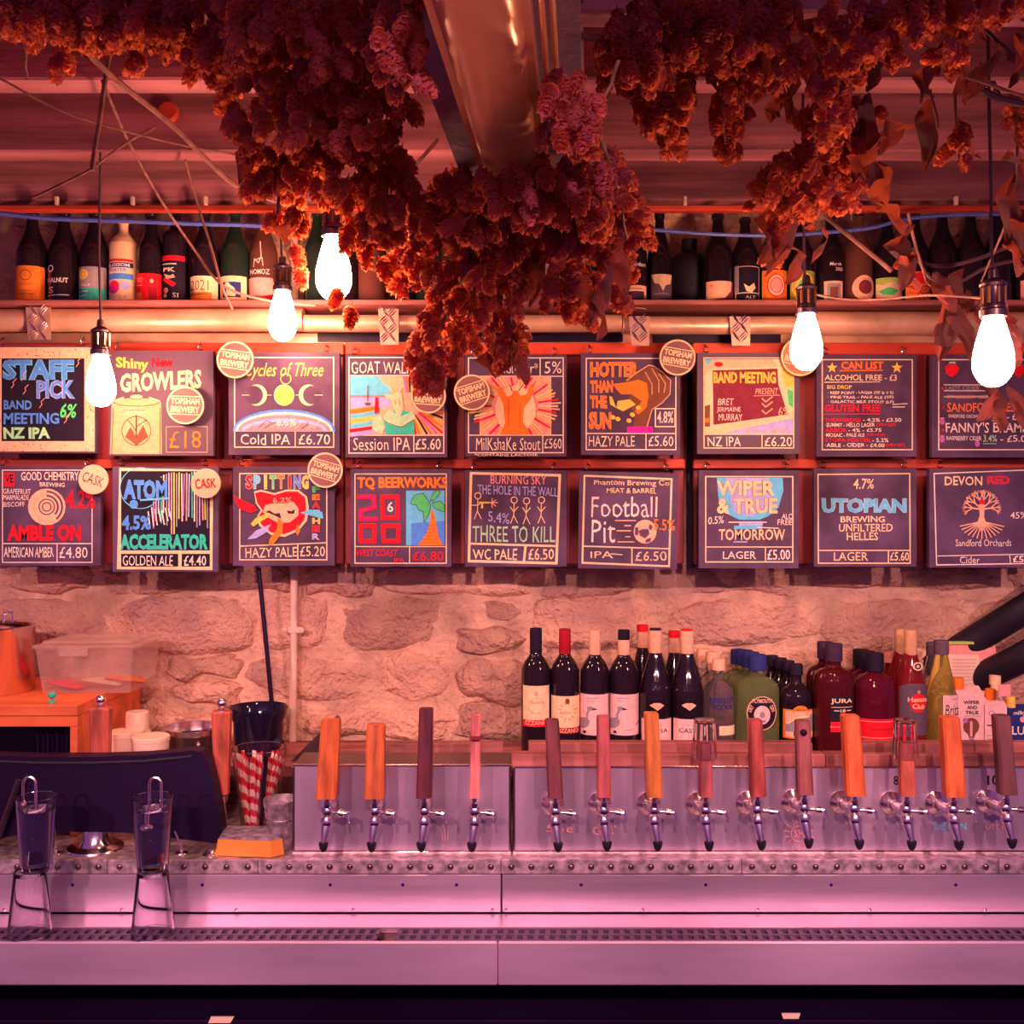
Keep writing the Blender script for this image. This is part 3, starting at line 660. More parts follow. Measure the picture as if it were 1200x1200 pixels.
a.rect(826, 421, 929, 508.5, 'cream').poly([(826,421),(905,421),(912,430),(832,432),(826,440)], 'peach').ell(842, 427, 5, 3, 'red').poly([(914,421),(929,421),(929,455),(920,452)], 'yellow').poly([(922,455),(929,458),(929,478),(924,474)], 'green').poly([(826,476),(832,474),(832,500),(826,500)], 'brown').rect(826, 490, 831, 495, 'orange').poly([(850,507),(880,500),(929,490),(929,508),(850,508)], 'lav').poly([(826,421),(836,421),(828,428)], 'sky')
a.poly([(832,434),(908,431),(914,452),(925,490),(830,504)], 'yellow').poly([(834,434),(908,431),(912,450),(923,487),(836,498)], 'grey') if False else a.poly([(834,434),(912,431),(914,452),(926,488),(832,503)], 'cream').poly([(835,434),(911,432),(912,450),(923,486),(836,498)], 'maroon')
a.t('BAND MEETING', 836, 436, 909, 449, 'yellow', .04, 'orange', .03).t('PRESENT', 885, 455, 912, 462, 'peach', .0, sh=.2).line([(883,464),(913,463)], .7, 'peach').t('BRET', 841, 467, 860, 475, 'white', .0, sh=.2).t('JERMAINE', 840, 477, 868, 484, 'white', .0).t('MURRAY', 842, 485, 870, 493, 'white', .0)
for y in (467, 473, 481): a.line([(893,y),(897,y+4),(905,y-2)], 1.3, 'peach')
a.t('6%', 912, 477, 925, 488, 'peach', .0).t('2.30 CANS', 875, 502, 921, 507, 'peach', .0).t('NZ IPA', 829, 512, 868, 523, 'white', .0).t('£6.20', 896, 512, 928, 523, 'white', .0)
board(817, 413.5, 937, 532, 'blackboard with a drawn attendance note headed Band Meeting', a, tone='boardedge')
a = A(); a.box(963.5, 421.5, 1069, 527, 1.3, 'cream').t('CAN LIST', 986, 424, 1035, 432.5, 'orange', .03, 'red', .02).line([(984,434.5),(1034,434)], 1.2, 'orange').star(975, 431, 6.5, 'yellow').star(1051, 431, 7, 'yellow')
a.t('ALCOHOL FREE - £3', 966.5, 439, 1051, 446, 'cream', .02).line([(966,448),(1031,447.5)], 1, 'cream').t('BIG DROP', 969, 451.5, 998, 456, 'yellow', .02)
for i, s_ in enumerate(('REEF POINT - LAGER (GF & V E)', 'PINE TRAIL - PALE ALE (GF)', 'GALACTIC MILK STOUT (LF)')): a.t('· ' + s_, 970, 458.5+i*5.4, 1047, 462.4+i*5.4, 'white', .02, wob=.35)
a.t('GLUTEN FREE', 966.5, 474, 1032, 482.5, 'red', .03).line([(966,485.5),(1031,485)], 1, 'red').line([(1046,474),(1063,473)], 1, 'white').line([(1046,477),(1060,477)], 1, 'white')
for i, (s1, c1, s2, c2, x_) in enumerate((('THORNBRIDGE', 'red', '- 4.2% - £3.50', 'white', 1010), ('·SUMMIT - HELLO LAGER', 'white', '(VE+GF)', 'red', 1026), ('ARBOR', 'red', '- 4% - £5.75', 'white', 993), ('·MOSAIC - PALE ALE', 'white', '(VE+GF)', 'red', 1014), ('STOPA FOSTER', 'red', '- 5.2%', 'white', 1021), ('·ABLE - CIDER - £4.00', 'white', '(VE+GF)', 'red', 1037))):
    y = 490 + i*5.9; a.t(s1, 967, y, x_-1, y+4.4, c1, .02, wob=.35).t(s2, x_+1, y, min(1063, x_+ (len(s2)*3.3)), y+4.4, c2, .02, wob=.3)
board(957, 415.5, 1074, 535, 'blackboard headed CAN LIST with two yellow stars and dense small writing', a)
a = A(); a.box(1100, 421.5, 1225, 527, 1.3, 'white').poly([(1107,430),(1112,426),(1115,428),(1119,426),(1124,431),(1122,437),(1115,442),(1109,438)], 'red').poly([(1190,430),(1198,427),(1200,437),(1193,443),(1188,437)], 'red').line([(1113,425),(1119,425)], 2, 'lgreen')
a.line([(1106,451),(1158,451)], 1, 'white').t('LADY CIDER', 1108, 452, 1148, 457, 'grey', .03).line([(1106,458),(1158,458)], 1, 'white').line([(1106,465),(1160,465)], .9, 'white').t('DRY ELDERBERRY CIDER', 1110, 463, 1158, 467, 'peach', .0)
a.t('SANDFORD RESERVE', 1110, 472, 1214, 483, 'orange', .015, wob=.5).t('SANDFORD ORCHARD DRY', 1111, 485.5, 1160, 489.5, 'white', .015).t('7.4%', 1163, 484, 1177, 491, 'yellow', .02).line([(1162,493),(1176,493)], .8, 'yellow').t('- £6.20', 1180, 484, 1208, 492, 'white', .01)
a.t("FANNY'S BRAMBLE", 1108, 495, 1218, 507, 'white', .01, wob=.5).t('RASPBERRY CIDER', 1109, 511, 1150, 516, 'white', .015).t('3.4%', 1152, 510, 1168, 518, 'lgreen', .02).line([(1152,520),(1167,520)], .8, 'lgreen').t('- £5.00', 1172, 510, 1208, 518, 'white', .01)
for x, y in ((1104,494),(1104,515),(1145,520)): a.ell(x, y, 3, 3.8, 'violet').line([(x-2,y-4),(x+2,y-4)], 1, 'pink')
for x, y in ((1105,478),(1105,504),(1104,455)): a.ell(x, y, 1, 1.5, 'red')
board(1092, 415.5, 1230, 536, 'blackboard listing ciders with drawn apples and berries, upper row far right', a)
# --- bottom row
a = A(); a.box(3, 551, 108, 659, 1, 'white').line([(3,637),(108,637)], 1, 'white').line([(67,637),(67,658)], 1, 'white').rect(5, 554, 17, 570, 'red').t('VE', 6, 556, 16, 566, 'black', .04)
a.t('GOOD CHEMISTRY', 25, 553, 92, 563, 'white', .01).t('BREWING', 47, 565, 76, 570, 'white', .01, rise=-1).t('GRAPEFRUIT', 4, 573, 36, 579, 'white', .0).t('MARMALADE', 4, 580, 34, 586, 'white', .0).t('BISCOFF', 4, 588, 29, 594, 'white', .0)
a.ell(55, 594, 22, 21.5, 'peach').ell(55, 594, 22, 21.5, 'board', -60, 60) if False else a.ell(55, 594, 22, 21.5, 'peach')
for r, w_, a0, a1, c in ((18,2.2,-50,88,'board'),(13,2.2,-40,88,'board'),(15,1,90,230,'tan'),(9,1.4,0,360,'board'),(5,1.4,0,360,'board')): a.ring(55, 594, r, w_, c, a0, a1)
a.t('4.2%', 77, 574, 113, 596, 'red', .03, sh=.1).t('AMBLE ON', 9, 615, 95, 634, 'red', .05, 'dred', .03).t('AMERICAN AMBER', 5, 641, 63, 653, 'white', .005, wob=.4).t('£4.80', 70, 641, 103, 654, 'white', .0)
board(-9, 546, 118, 663, 'blackboard reading AMBLE ON in red beneath a round pink spiral emblem', a)
a = A(); a.poly([(140,548),(250,551),(249,668),(137,667)], 'cream').rect(142, 552, 246, 645, 'black').rect(142, 649, 209, 664, 'black').rect(213, 649, 246, 664, 'black')
cols = ['violet','pink','lav','teal','white','grey','lav','pink','lime','grey','lime','white']
for k in range(22):
    x = 180 + k*3.0; y0 = 553 + R.uniform(0, 3) + (max(0, 200-x)*.4); a.line([(x, y0), (x+R.uniform(-1,1), R.uniform(600, 627))], 1.5, cols[k % 12])
for k in range(7): a.line([(174+k*4, 597+R.uniform(-3,3)), (176+k*4.2, R.uniform(606, 622))], 1.4, 'white')
a.ell(168, 571, 27, 18, 'black').ring(165, 572, 24, .9, 'sky', 60, 340).poly([(143,572),(160,556),(190,560),(196,578),(170,590),(150,588)], 'black').t('ATOM', 145, 562, 196, 585, 'blue', .05, 'sky', .02, rise=-1).line([(165,586),(197,584)], 2, 'sky').ell(157, 591, 4, 4, 'blue').ring(157, 591, 4.5, .8, 'sky')
a.t('4.5%', 143, 604, 177, 621, 'blue', .03, 'sky', .01).t('ACCELERATOR', 141, 626, 244, 644, 'teal', .05, 'teal', .02).t('GOLDEN ALE', 144, 651, 203, 663, 'white', .0, wob=.4).t('£4.40', 216, 651, 242, 663, 'white', .01)
board(132, 547, 256, 670, 'blackboard with blue ATOM lettering, coloured streaks and thick cream border', a)
a = A(); a.box(281, 555, 383, 656, 1.4, 'cream').line([(281,640),(383,636)], 1.3, 'cream').line([(349,637),(349,655)], 1.3, 'cream')
for i, (ch, c) in enumerate(zip('SPITTING', ('red','sky','yellow','green','orange','red','blue','yellow'))): a.t(ch, 288+i*9.4 + (3 if ch == 'I' else 0), 557, 288+i*9.4 + (7.8 if ch != 'I' else 6), 573, c, .05, 'white', .03)
for i, (ch, c) in enumerate(zip('FEATHER', ('green','orange','red','lav','yellow','red','lav'))): a.t(ch, 366, 570+i*9.2, 375, 577+i*9.2, c, .05, 'peach', .01)
a.poly([(298,576),(306,574),(322,578),(335,574),(350,574),(360,582),(362,595),(360,610),(350,622),(334,629),(318,627),(304,616),(302,604),(306,598),(300,590)], 'cream').poly([(299,578),(306,576),(322,580),(335,576),(349,576),(358,583),(359,595),(357,609),(348,620),(334,626),(318,624),(306,614),(304,604),(308,598),(302,590)], 'red')
a.poly([(311,592),(320,590),(335,590),(344,588),(350,596),(350,604),(340,612),(326,613),(314,606),(308,600)], 'peach').poly([(311,600),(316,598),(322,602),(328,601),(330,608),(322,604)], 'dark').poly([(336,598),(342,599),(346,596),(345,602),(338,602)], 'dark')
a.poly([(274,580),(280,584),(298,592),(302,598),(294,601),(282,597),(276,589)], 'red').poly([(294,614),(300,607),(316,601),(318,604),(306,611),(297,617)], 'yellow').poly([(290,632),(300,622),(318,614),(312,624),(300,631)], 'lav').poly([(326,606),(332,612),(331,624),(322,636),(315,640),(316,632),(325,620)], 'orange').poly([(346,622),(349,614),(352,622),(349,628)], 'orange').poly([(352,601),(364,597),(378,600),(379,608),(364,604)], 'sky')
a.t('6.2%', 320, 583, 342, 589, 'peach', .0).t('HAZY PALE', 288, 642, 348, 653, 'cream', .005, rise=1, wob=.5).t('£5.20', 352, 640, 381, 652, 'cream', .005)
board(273, 547, 392, 663, 'blackboard with big red lips and multicoloured SPITTING lettering', a)
a = A(); a.box(416, 555.5, 523, 660, 1.2, 'cream').line([(417,640.5),(522,640.5)], 1, 'cream').line([(480,640),(480,660)], 1, 'cream').t('TQ BEERWORKS', 419, 559, 524, 574, 'orange', .045, 'orange', .01)
a.rect(476, 575, 521, 639, 'sky').poly([(482,613),(495,612),(521,610),(521,639),(482,639)], 'blue').poly([(490,639),(500,625),(504,612),(505,598),(508,598),(511,612),(514,630),(519,639)], 'orange')
for y in range(616, 638, 4): a.line([(499-(y-616)*.3, y), (513, y)], .6, 'brown')
for p_ in ([(503,588),(496,578),(486,580),(481,590),(488,592),(490,597),(496,600),(497,612),(503,602),(505,592)], [(504,587),(508,577),(514,574),(516,578),(509,586)], [(507,589),(516,587),(521,592),(521,600),(514,598),(508,594)]): a.poly(p_, 'green').line(p_, .7, 'dark', True)
for p_ in ([(420,581),(441,581),(441,591),(438,591)],): pass
a.line([(420,582),(438,582),(439,594),(423,599),(423,608),(441,608)], 5, 'red').line([(448,582),(466,582),(466,607),(449,607)], 5, 'red', True).line([(423,616),(439,616),(439,634),(423,634)], 5, 'red', True).line([(449,616),(467,616),(467,634),(450,634)], 5, 'red', True)
a.line([(420,582),(438,582),(439,594),(423,599),(423,608),(441,608)], 1, 'magenta').t('6', 454, 588, 461, 600, 'white', .02).t('WEST COAST', 418, 644, 466, 652, 'red', .01, sh=.2).t('IPA', 462, 654, 474, 659, 'red', .01).t('£6.80', 484, 646, 520, 657, 'red', .01)
board(411, 549.5, 529, 664, 'blackboard with palm tree drawing and the number 2000 in red blocks', a)
a = A(); a.line([(552,554.5),(656,557),(652,660),(549.5,657.5)], 3, 'cream', True).line([(551,637),(653,640)], 2.4, 'cream').line([(616,639),(614,658)], 2.8, 'cream')
a.t('BURNING SKY', 575, 557, 640, 567, 'pink', .0, rise=-1, wob=.4).t('THE HOLE IN THE WALL', 560, 568, 653, 579, 'lav', .005, rise=-3, wob=.4).t('5.4%', 572, 599, 597, 611, 'lav', .0, rise=-3).t('THREE TO KILL', 554, 616, 650, 635, 'lgreen', .0, rise=-1, wob=.6)
for x, y, s_ in ((560, 580, 1), (602.5, 585, 1), (617, 586, 1), (634.5, 585, 1)):
    a.ring(x, y+1, 3.6, 1, 'cream').line([(x,y+5),(x-.5,y+19)], 1, 'cream').line([(x-.5,y+19),(x-4,y+28)], 1, 'cream').line([(x-.5,y+19),(x+4,y+28)], 1, 'cream')
    if x > 570: a.line([(x-4.5,y+9),(x-.5,y+15),(x+4.5,y+9)], 1, 'cream')
a.line([(553,592),(560,592),(563,590)], 1, 'cream').line([(562,589),(572,589)], 2, 'yellow').line([(565,589),(565,595)], 2.4, 'yellow').line([(572,589),(583,589)], 1, 'cream')
for dx, dy in ((5,-3),(7,0),(5,4),(1,-5),(1,6)): a.line([(576,589),(576+dx,589+dy)], .9, 'peach')
a.t('WC PALE', 554, 643, 606, 656, 'cream', .01, wob=.6).t('£6.50', 619, 643, 649, 656, 'cream', .01, wob=.5)
board(545, 551, 664, 664, 'blackboard with four chalk stick figures reading THREE TO KILL', a)
a = A(); a.line([(685,557.5),(787,561.5),(784,663.5),(682.5,659.5)], 2.2, 'cream', True).line([(684,640),(783,643)], 1.5, 'cream').line([(740.5,642),(740.5,660)], 1.5, 'cream')
a.t('Phantom Brewing Co', 696, 562, 784, 570, 'cream', .01, rise=-1, wob=.5).t('MEAT & BARREL', 711, 572, 769, 578, 'cream', .01, wob=.5).t('Football', 693, 582, 770, 606, 'white', -.006, wob=.7).t('Pit', 693, 609, 721, 636, 'white', -.006, wob=.6)
a.ell(756, 623, 13.5, 14, 'peach').poly([(748,622),(753,620),(760,620),(761,626),(756,631),(750,628)], 'board').poly([(744,618),(748,618),(748,627),(744,627)], 'board').poly([(761,614),(765,617),(763,622),(760,619)], 'board').poly([(757,632),(763,630),(762,635),(756,636)], 'board')
for x0_, x1_, y in ((721,745,610),(732,739,616),(723,739,622),(733,738,629),(724,743,635)): a.line([(x0_,y),(x1_,y)], 1.2, 'peach')
a.t('5.5%', 766, 608, 791, 621, 'orange', .015, rise=-1).t('IPA', 692, 646, 718, 654, 'cream', .0).line([(716,649),(729,650)], 1, 'cream').t('£6.50', 745, 646, 781, 657, 'cream', .0, wob=.6)
board(679, 552, 795, 666, 'slightly crooked blackboard with a flying chalk football', a, skew=3)
a = A(); a.box(827, 558.5, 929, 658.5, 1.5, 'cream').line([(828,641),(929,641)], 1.2, 'cream').line([(897,641),(897,658)], 1.2, 'cream')
a.poly([(840,560),(917,560),(918,575),(912,595),(900,605),(890,609),(866,609),(852,602),(842,585)], 'sky').poly([(850,560),(900,560),(905,590),(880,606),(860,600)], 'lav').rect(866, 611, 894, 616, 'lav').poly([(860,616),(893,616),(893,620),(860,620)], 'sky').line([(854,612),(898,612)], 1.2, 'white').line([(888,618),(912,619)], 1.2, 'white').line([(860,635),(875,635)], 1.5, 'lav')
a.t('WIPER', 840, 563, 908, 581, 'cream', .05, 'maroon', .03).t('& TRUE', 840, 584, 911, 602, 'cream', .05, 'maroon', .03).t('0.5%', 830, 606, 848, 615, 'white', .01, rise=2).t('ALC', 916, 602, 928, 608, 'white', .01).t('FREE', 911, 609, 928, 615, 'white', .01).t('TOMORROW', 842, 620, 920, 633, 'cream', .02, 'maroon', .02).t('LAGER', 847, 646, 886, 655, 'white', .005).t('£5.00', 899, 644, 926, 656, 'white', .015)
board(819, 551, 936, 666, 'blackboard with pale blue moon shape behind WIPER & TRUE lettering', a)
a = A(); a.line([(958.5,556),(1066,555),(1066.5,660),(959,660)], 1.4, 'cream', True).line([(959,645),(1066,645)], 1.2, 'cream').line([(1041,645),(1041,660)], 1.4, 'cream')
a.t('4.7%', 1000, 561, 1024, 573, 'cream', .01, sh=.1).t('UTOPIAN', 963, 584, 1062, 601, 'sky', .06, 'white', .02).t('BREWING', 985, 605, 1037, 612, 'cream', .025).t('UNFILTERED', 983, 614, 1046, 623, 'cream', .01).t('HELLES', 992, 624, 1029, 633, 'cream', .01).t('LAGER', 977, 647, 1017, 657, 'cream', .005).t('£5.60', 1043, 647, 1065, 657, 'cream', .015)
board(954, 549, 1074, 664, 'blackboard reading UTOPIAN in pale blue capitals with wide plain border', a)
a = A(); a.line([(1094.5,555),(1225,550),(1225,660),(1097.5,662)], 1.3, 'white', True).line([(1099,651.5),(1225,649)], 1, 'white').line([(1183,650),(1184,660)], 1, 'white')
a.t('DEVON', 1107, 558, 1151, 569, 'cream', .02).t('RED', 1157, 558, 1183, 567, 'red', .04, 'pink', .01)
def tree(cx, cy, ang, ln, w_, dep):
    x2, y2 = cx + ln*math.cos(ang), cy - ln*math.sin(ang); a.line([(cx,cy),(x2,y2)], w_, 'peach')
    if dep:
        for da in (-.55, .05, .55): tree(x2, y2, ang+da+R.uniform(-.12,.12), ln*.66, w_*.7, dep-1)
a.poly([(1147,591),(1154,591),(1153,605),(1156,615),(1152,622),(1148,622),(1145,613),(1148,604)], 'peach')
for an in (.15, .75, 1.35, 1.8, 2.4, 3.0): tree(1150, 597, an, 11, 1.8, 2)
for k in range(13):
    an = math.radians(196 + k*12.2); a.line([(1150, 611), (1150+16*math.cos(an), 611-12*math.sin(an)), (1150+28*math.cos(an)*.95, 611-20*math.sin(an))], 1.3, 'peach')
a.ell(1150, 588, 3.5, 3, 'red').t('Sandford Orchards', 1119, 632, 1184, 640, 'white', -.004, wob=.3).t('45%', 1183, 600, 1202, 608, 'white', .01).t('Cider', 1124, 652, 1147, 660, 'white', -.003).t('£5.00', 1186, 651, 1215, 659, 'white', .02)
board(1089, 549, 1232, 665, 'blackboard with round chalk tree emblem reading DEVON RED', a)
# --- round badges hung over the boards
def badge(cx, cy, r, rot, lab, kind='brew', d=2.425, tone='brown'):
    t = thing('round_badge', lab, 'badge', P(cx, cy+r, d+.004), 'round badges on the menu boards')
    m_ = MB(); c = P(cx, cy, d); rr = S(r, d); m_.lathe([(rr*.97, 0), (rr, .001), (rr, .005), (rr*.97, .006)], c + Vector((0, .006, 0)), 36, M=Matrix.Rotation(PI/2, 3, 'X')); part('disc', m_, M['bd_' + tone], t)
    a_ = Art(d)
    if kind == 'brew':
        a_.ring(cx, cy, r-1.4, 1.9, 'cream', n=36)
        th = math.radians(rot); w_ = r*.84; h_ = r*.47
        q = [(-w_, -h_*.5), (w_, -h_*.95), (w_*.96, h_*.35), (-w_*.9, h_*.9)]
        q = [(-w_, -h_), (w_, -h_), (w_*.94, h_*.95), (-w_*.94, h_*.95)]
        ro = lambda x, y: (cx + x*math.cos(th) - y*math.sin(th), cy + x*math.sin(th) + y*math.cos(th))
        a_.line([ro(-w_, -h_), ro(w_, -h_)], 1.1, 'cream').line([ro(w_*.94, h_), ro(-w_*.94, h_)], 1.1, 'cream')
        for s_, y_ in (('TOPSHAM', -h_*.46), ('BREWERY', h_*.46)):
            X0, Y0 = ro(0, y_); a_.t(s_, X0-w_*.9, Y0-r*.17, X0+w_*.9, Y0+r*.17, 'cream', .05, 'red' if False else None, rot=-rot, wob=0)
    else:
        a_.t('CASK', cx-r*.72, cy-r*.34, cx+r*.72, cy+r*.34, 'red' if kind == 'red' else 'dark', .03 if kind == 'red' else -.004, rot=-rot, wob=.3)
    put_art('badge_print', a_, t); return t
M['bd_brown'] = mat('badge_brown', (.26, .10, .11), .6, var=.2); M['bd_cream'] = mat('badge_cream', (.92, .52, .33), .6, var=.12); M['bd_warm'] = mat('badge_brown_bulb_lit', (.50, .16, .08), .6, var=.2)  # bd_warm: badge brown with the bulb's light put into its colour
badge(275.5, 421.5, 22, 8, 'round brown brewery badge at the top left corner of the moons board')
badge(217, 475, 22.5, 2, 'round brown brewery badge in front of the flagon board')
badge(502, 464, 21, 4, 'round brown brewery badge on the goat board, partly behind the hanging hops')
badge(553, 460, 21.5, -18, 'round brown brewery badge tilted up to the right at the left of the monster board')
badge(794, 419, 21.5, 10, 'round brown brewery badge over the corner of the flame-hand board')
badge(938, 418, 23, 15, 'round brown badge directly behind the lit bulb right of centre', tone='warm')
badge(381, 551, 21, 16, 'round brown brewery badge over the corner of the red lips board')
badge(109, 562, 17.5, 20, 'round pale CASK badge with dark thin letters, far left', 'dark', tone='cream')
badge(241, 566.5, 17.5, -4, 'round pale CASK badge with red letters on the streaked board', 'red', tone='cream')
# ---------------------------------------------------------------- bottle shelf above the boards, the pipe under it
SH = CZ + (600-358)*2.50/F      # top of the high shelf
t = thing('high_shelf', 'long high shelf above the menu boards, full of bottles', 'shelf', (0, 2.52, SH-.012))
m_ = MB(); m_.rbox((-1.6, 2.43, SH-.012), (1.6, 2.64, SH), .002); part('shelf_board', m_, M['plank'], t)
m_ = MB(); m_.rbox((X(-300, 2.5), 2.545, CZ+(600-401)*2.5/F), (X(1500, 2.5), 2.56, CZ+(600-386)*2.5/F), .002); part('support_board', m_, M['pipe'], t)
def pipe(a, b, y, r, lab):
    m_ = MB(); z = CZ-(y-600)*2.47/F
    m_.tube([(X(a, 2.47), 2.47, z), (X((a+b)/2, 2.47), 2.47, z-.001), (X(b, 2.47), 2.47, z)], r, 20)
    return solo('heating_pipe', m_, M['pipe'], lab, 'pipe', 'pipes under the high shelf', smooth=True)
pipe(-300, 356, 375, .0275, 'thick pale pipe under the high shelf, left length'); pipe(357, 728, 379, .0205, 'thinner pale pipe under the high shelf, middle length behind the hops')
pipe(729, 938, 381, .0215, 'pale pipe under the high shelf between the two patterned brackets'); pipe(939, 1500, 379, .0285, 'thick pale pipe under the high shelf, right length')
M['tread'] = mat('tread_plate', (.60, .36, .28), .45, .5, var=.2, vscale=30)
for i, (x0, x1, y0, y1, lab) in enumerate(((30, 59, 360, 398, 'patterned metal bracket strap at the far left of the pipe'), (443, 467, 362, 404, 'patterned metal bracket strap partly behind the hanging hops'), (737, 761, 371, 405, 'patterned metal bracket strap right of the hanging hops'), (855, 879, 371, 405, 'brightly lit patterned metal bracket strap above the band meeting board'))):
    b_ = thing('bracket_strap', lab, 'bracket', P((x0+x1)/2, y1, 2.435), 'patterned straps on the pipe')
    m_ = MB(); m_.prism([(x0, y0), (x1, y0), (x1, y1), (x0+3, y1)], 2.434, 2.437); part('plate', m_, M['tread'], b_)
    m_ = MB(); yy = y0+3; k = 0
    while yy < y1-3:
        for c in range(2):
            cx = x0+3+(x1-x0-6)*(c+.5)/2; sg = 1 if (k+c) % 2 else -1
            for dd in (-2.6, 0, 2.6):
                q0 = P(cx-4+dd*.5, yy+4*sg+abs(dd)*0+dd, 2.433); q1 = P(cx+4+dd*.5, yy-4*sg+dd, 2.433); m_.tube([q0, (q0+q1)/2-Vector((0,.0008,0)), q1], [.0006, .0016, .0006], 5)
        yy += 10; k += 1
    part('raised_bars', m_, M['chrome'], b_, True, kind='stuff')
for a, b, y in ((372, 1300, 393),):
    m_ = MB(); m_.box((X(a, 2.53), 2.53, CZ-(400-600)*2.53/F), (X(730, 2.53), 2.543, CZ-(390-600)*2.53/F)); m_.box((X(765, 2.53), 2.53, CZ-(402-600)*2.53/F), (X(915, 2.53), 2.543, CZ-(389-600)*2.53/F)); 
    solo('gap_shade_strip', m_, M['blackp'], 'dark strip in the gap below the pipe', 'strip')  # black strips imitate the shaded gap under the pipe
m_ = MB(); m_.rbox((-1.7, 2.40, CZ+(600-246.5)*2.4/F), (1.7, 2.425, CZ+(600-240)*2.4/F), .002); solo('front_batten', m_, M['redwood_h'], 'thin orange-red wooden batten running under the last joist above the bottles', 'batten')
for px in (66, 155, 241, 497, 803, 1121):
    m_ = MB(); m_.rbox((X(px-2, 2.39), 2.388, CZ+(600-240)*2.39/F), (X(px+2, 2.39), 2.399, CZ+(600-230)*2.39/F), .001); solo('cable_clip', m_, M['cream_pipe'], {66:'small pale cable clip above the orange-labelled bottle',155:'small pale cable clip above the cream bottle',241:'small pale cable clip above the 2021 bottle',497:'small pale cable clip beside the steel beam',803:'small pale cable clip right of the centre hops',1121:'small pale cable clip above the far right bottles'}[px], 'clip', 'cable clips on the last joist')
def cable(name, pts, r, m, lab, cat='cable', grp=None, sub=6):
    vs = [P(*p) for p in pts]; out = []
    for i in range(len(vs)-1):      # smooth curve through the points
        p0, p1, p2, p3 = vs[max(i-1, 0)], vs[i], vs[i+1], vs[min(i+2, len(vs)-1)]
        for k in range(sub):
            u = k/sub; out.append(.5*((2*p1)+(p2-p0)*u+(2*p0-5*p1+4*p2-p3)*u*u+(3*p1-p0-3*p2+p3)*u**3))
    out.append(vs[-1]); m_ = MB(); m_.tube(out, r, 24 if r > .02 else 7); return solo(name, m_, m, lab, cat, grp, smooth=True)
cable('blue_hose', [(-40,249,2.38),(0,250,2.38),(60,256,2.38),(150,259,2.38),(230,262,2.38),(300,264,2.38),(342,270,2.38)], .0055, M['blueh'], 'blue hose strung in front of the bottle necks, left stretch', 'hose', 'blue hoses along the high shelf')
cable('blue_hose', [(640,262,2.37),(700,268,2.37),(760,269,2.37),(830,274,2.37),(900,276,2.37),(960,273,2.37),(1020,267,2.37),(1060,257,2.37),(1110,252,2.37),(1220,250,2.37)], .0045, M['blueh'], 'blue hose strung in front of the bottle necks, right stretch', 'hose', 'blue hoses along the high shelf')
m_ = MB(); m_.tube([P(345,232,2.61), P(345,660,2.61), P(343,900,2.61), P(343,960,2.61)], .0095, 12); cd = thing('wall_conduit', 'cream upright conduit pipe clipped to the stone wall left of the taps', 'pipe', P(344,960,2.61)); part('tube', m_, M['cream_pipe'], cd, True)
m_ = MB(); m_.rbox(tuple(P(333,742,2.60)), tuple(P(355,735,2.60)+Vector((0,.008,0))), .001)
for px in (334.5, 353.5): m_.lathe([(.007, 0), (.007, .004), (0, .006)], P(px, 738.5, 2.6), 12, M=Matrix.Rotation(PI/2, 3, 'X'))
part('clip', m_, M['cream_pipe'], cd)
cable('black_rod', [(303,665,2.50),(311,745,2.50),(319,829,2.50)], .0055, M['blackp'], 'thin black rod leaning from the boards down into the ice bucket', 'rod')
# fat black ducts at the right
for pts, lab in (([(1088,784,2.67),(1148,746,2.62),(1200,714,2.55),(1270,670,2.5)], 'upper fat black duct slanting up at the right edge'), ([(1120,806,2.67),(1170,784,2.58),(1210,764,2.50),(1270,728,2.44)], 'lower fat black duct slanting up at the right edge')):
    cable('black_duct', pts, .036, M['blackr'], lab, 'duct', 'fat black ducts at the right')
m_ = MB(); m_.box((X(1185,2.6), 2.6, CZ-.22), (X(1190,2.6), 2.61, CZ-.14))
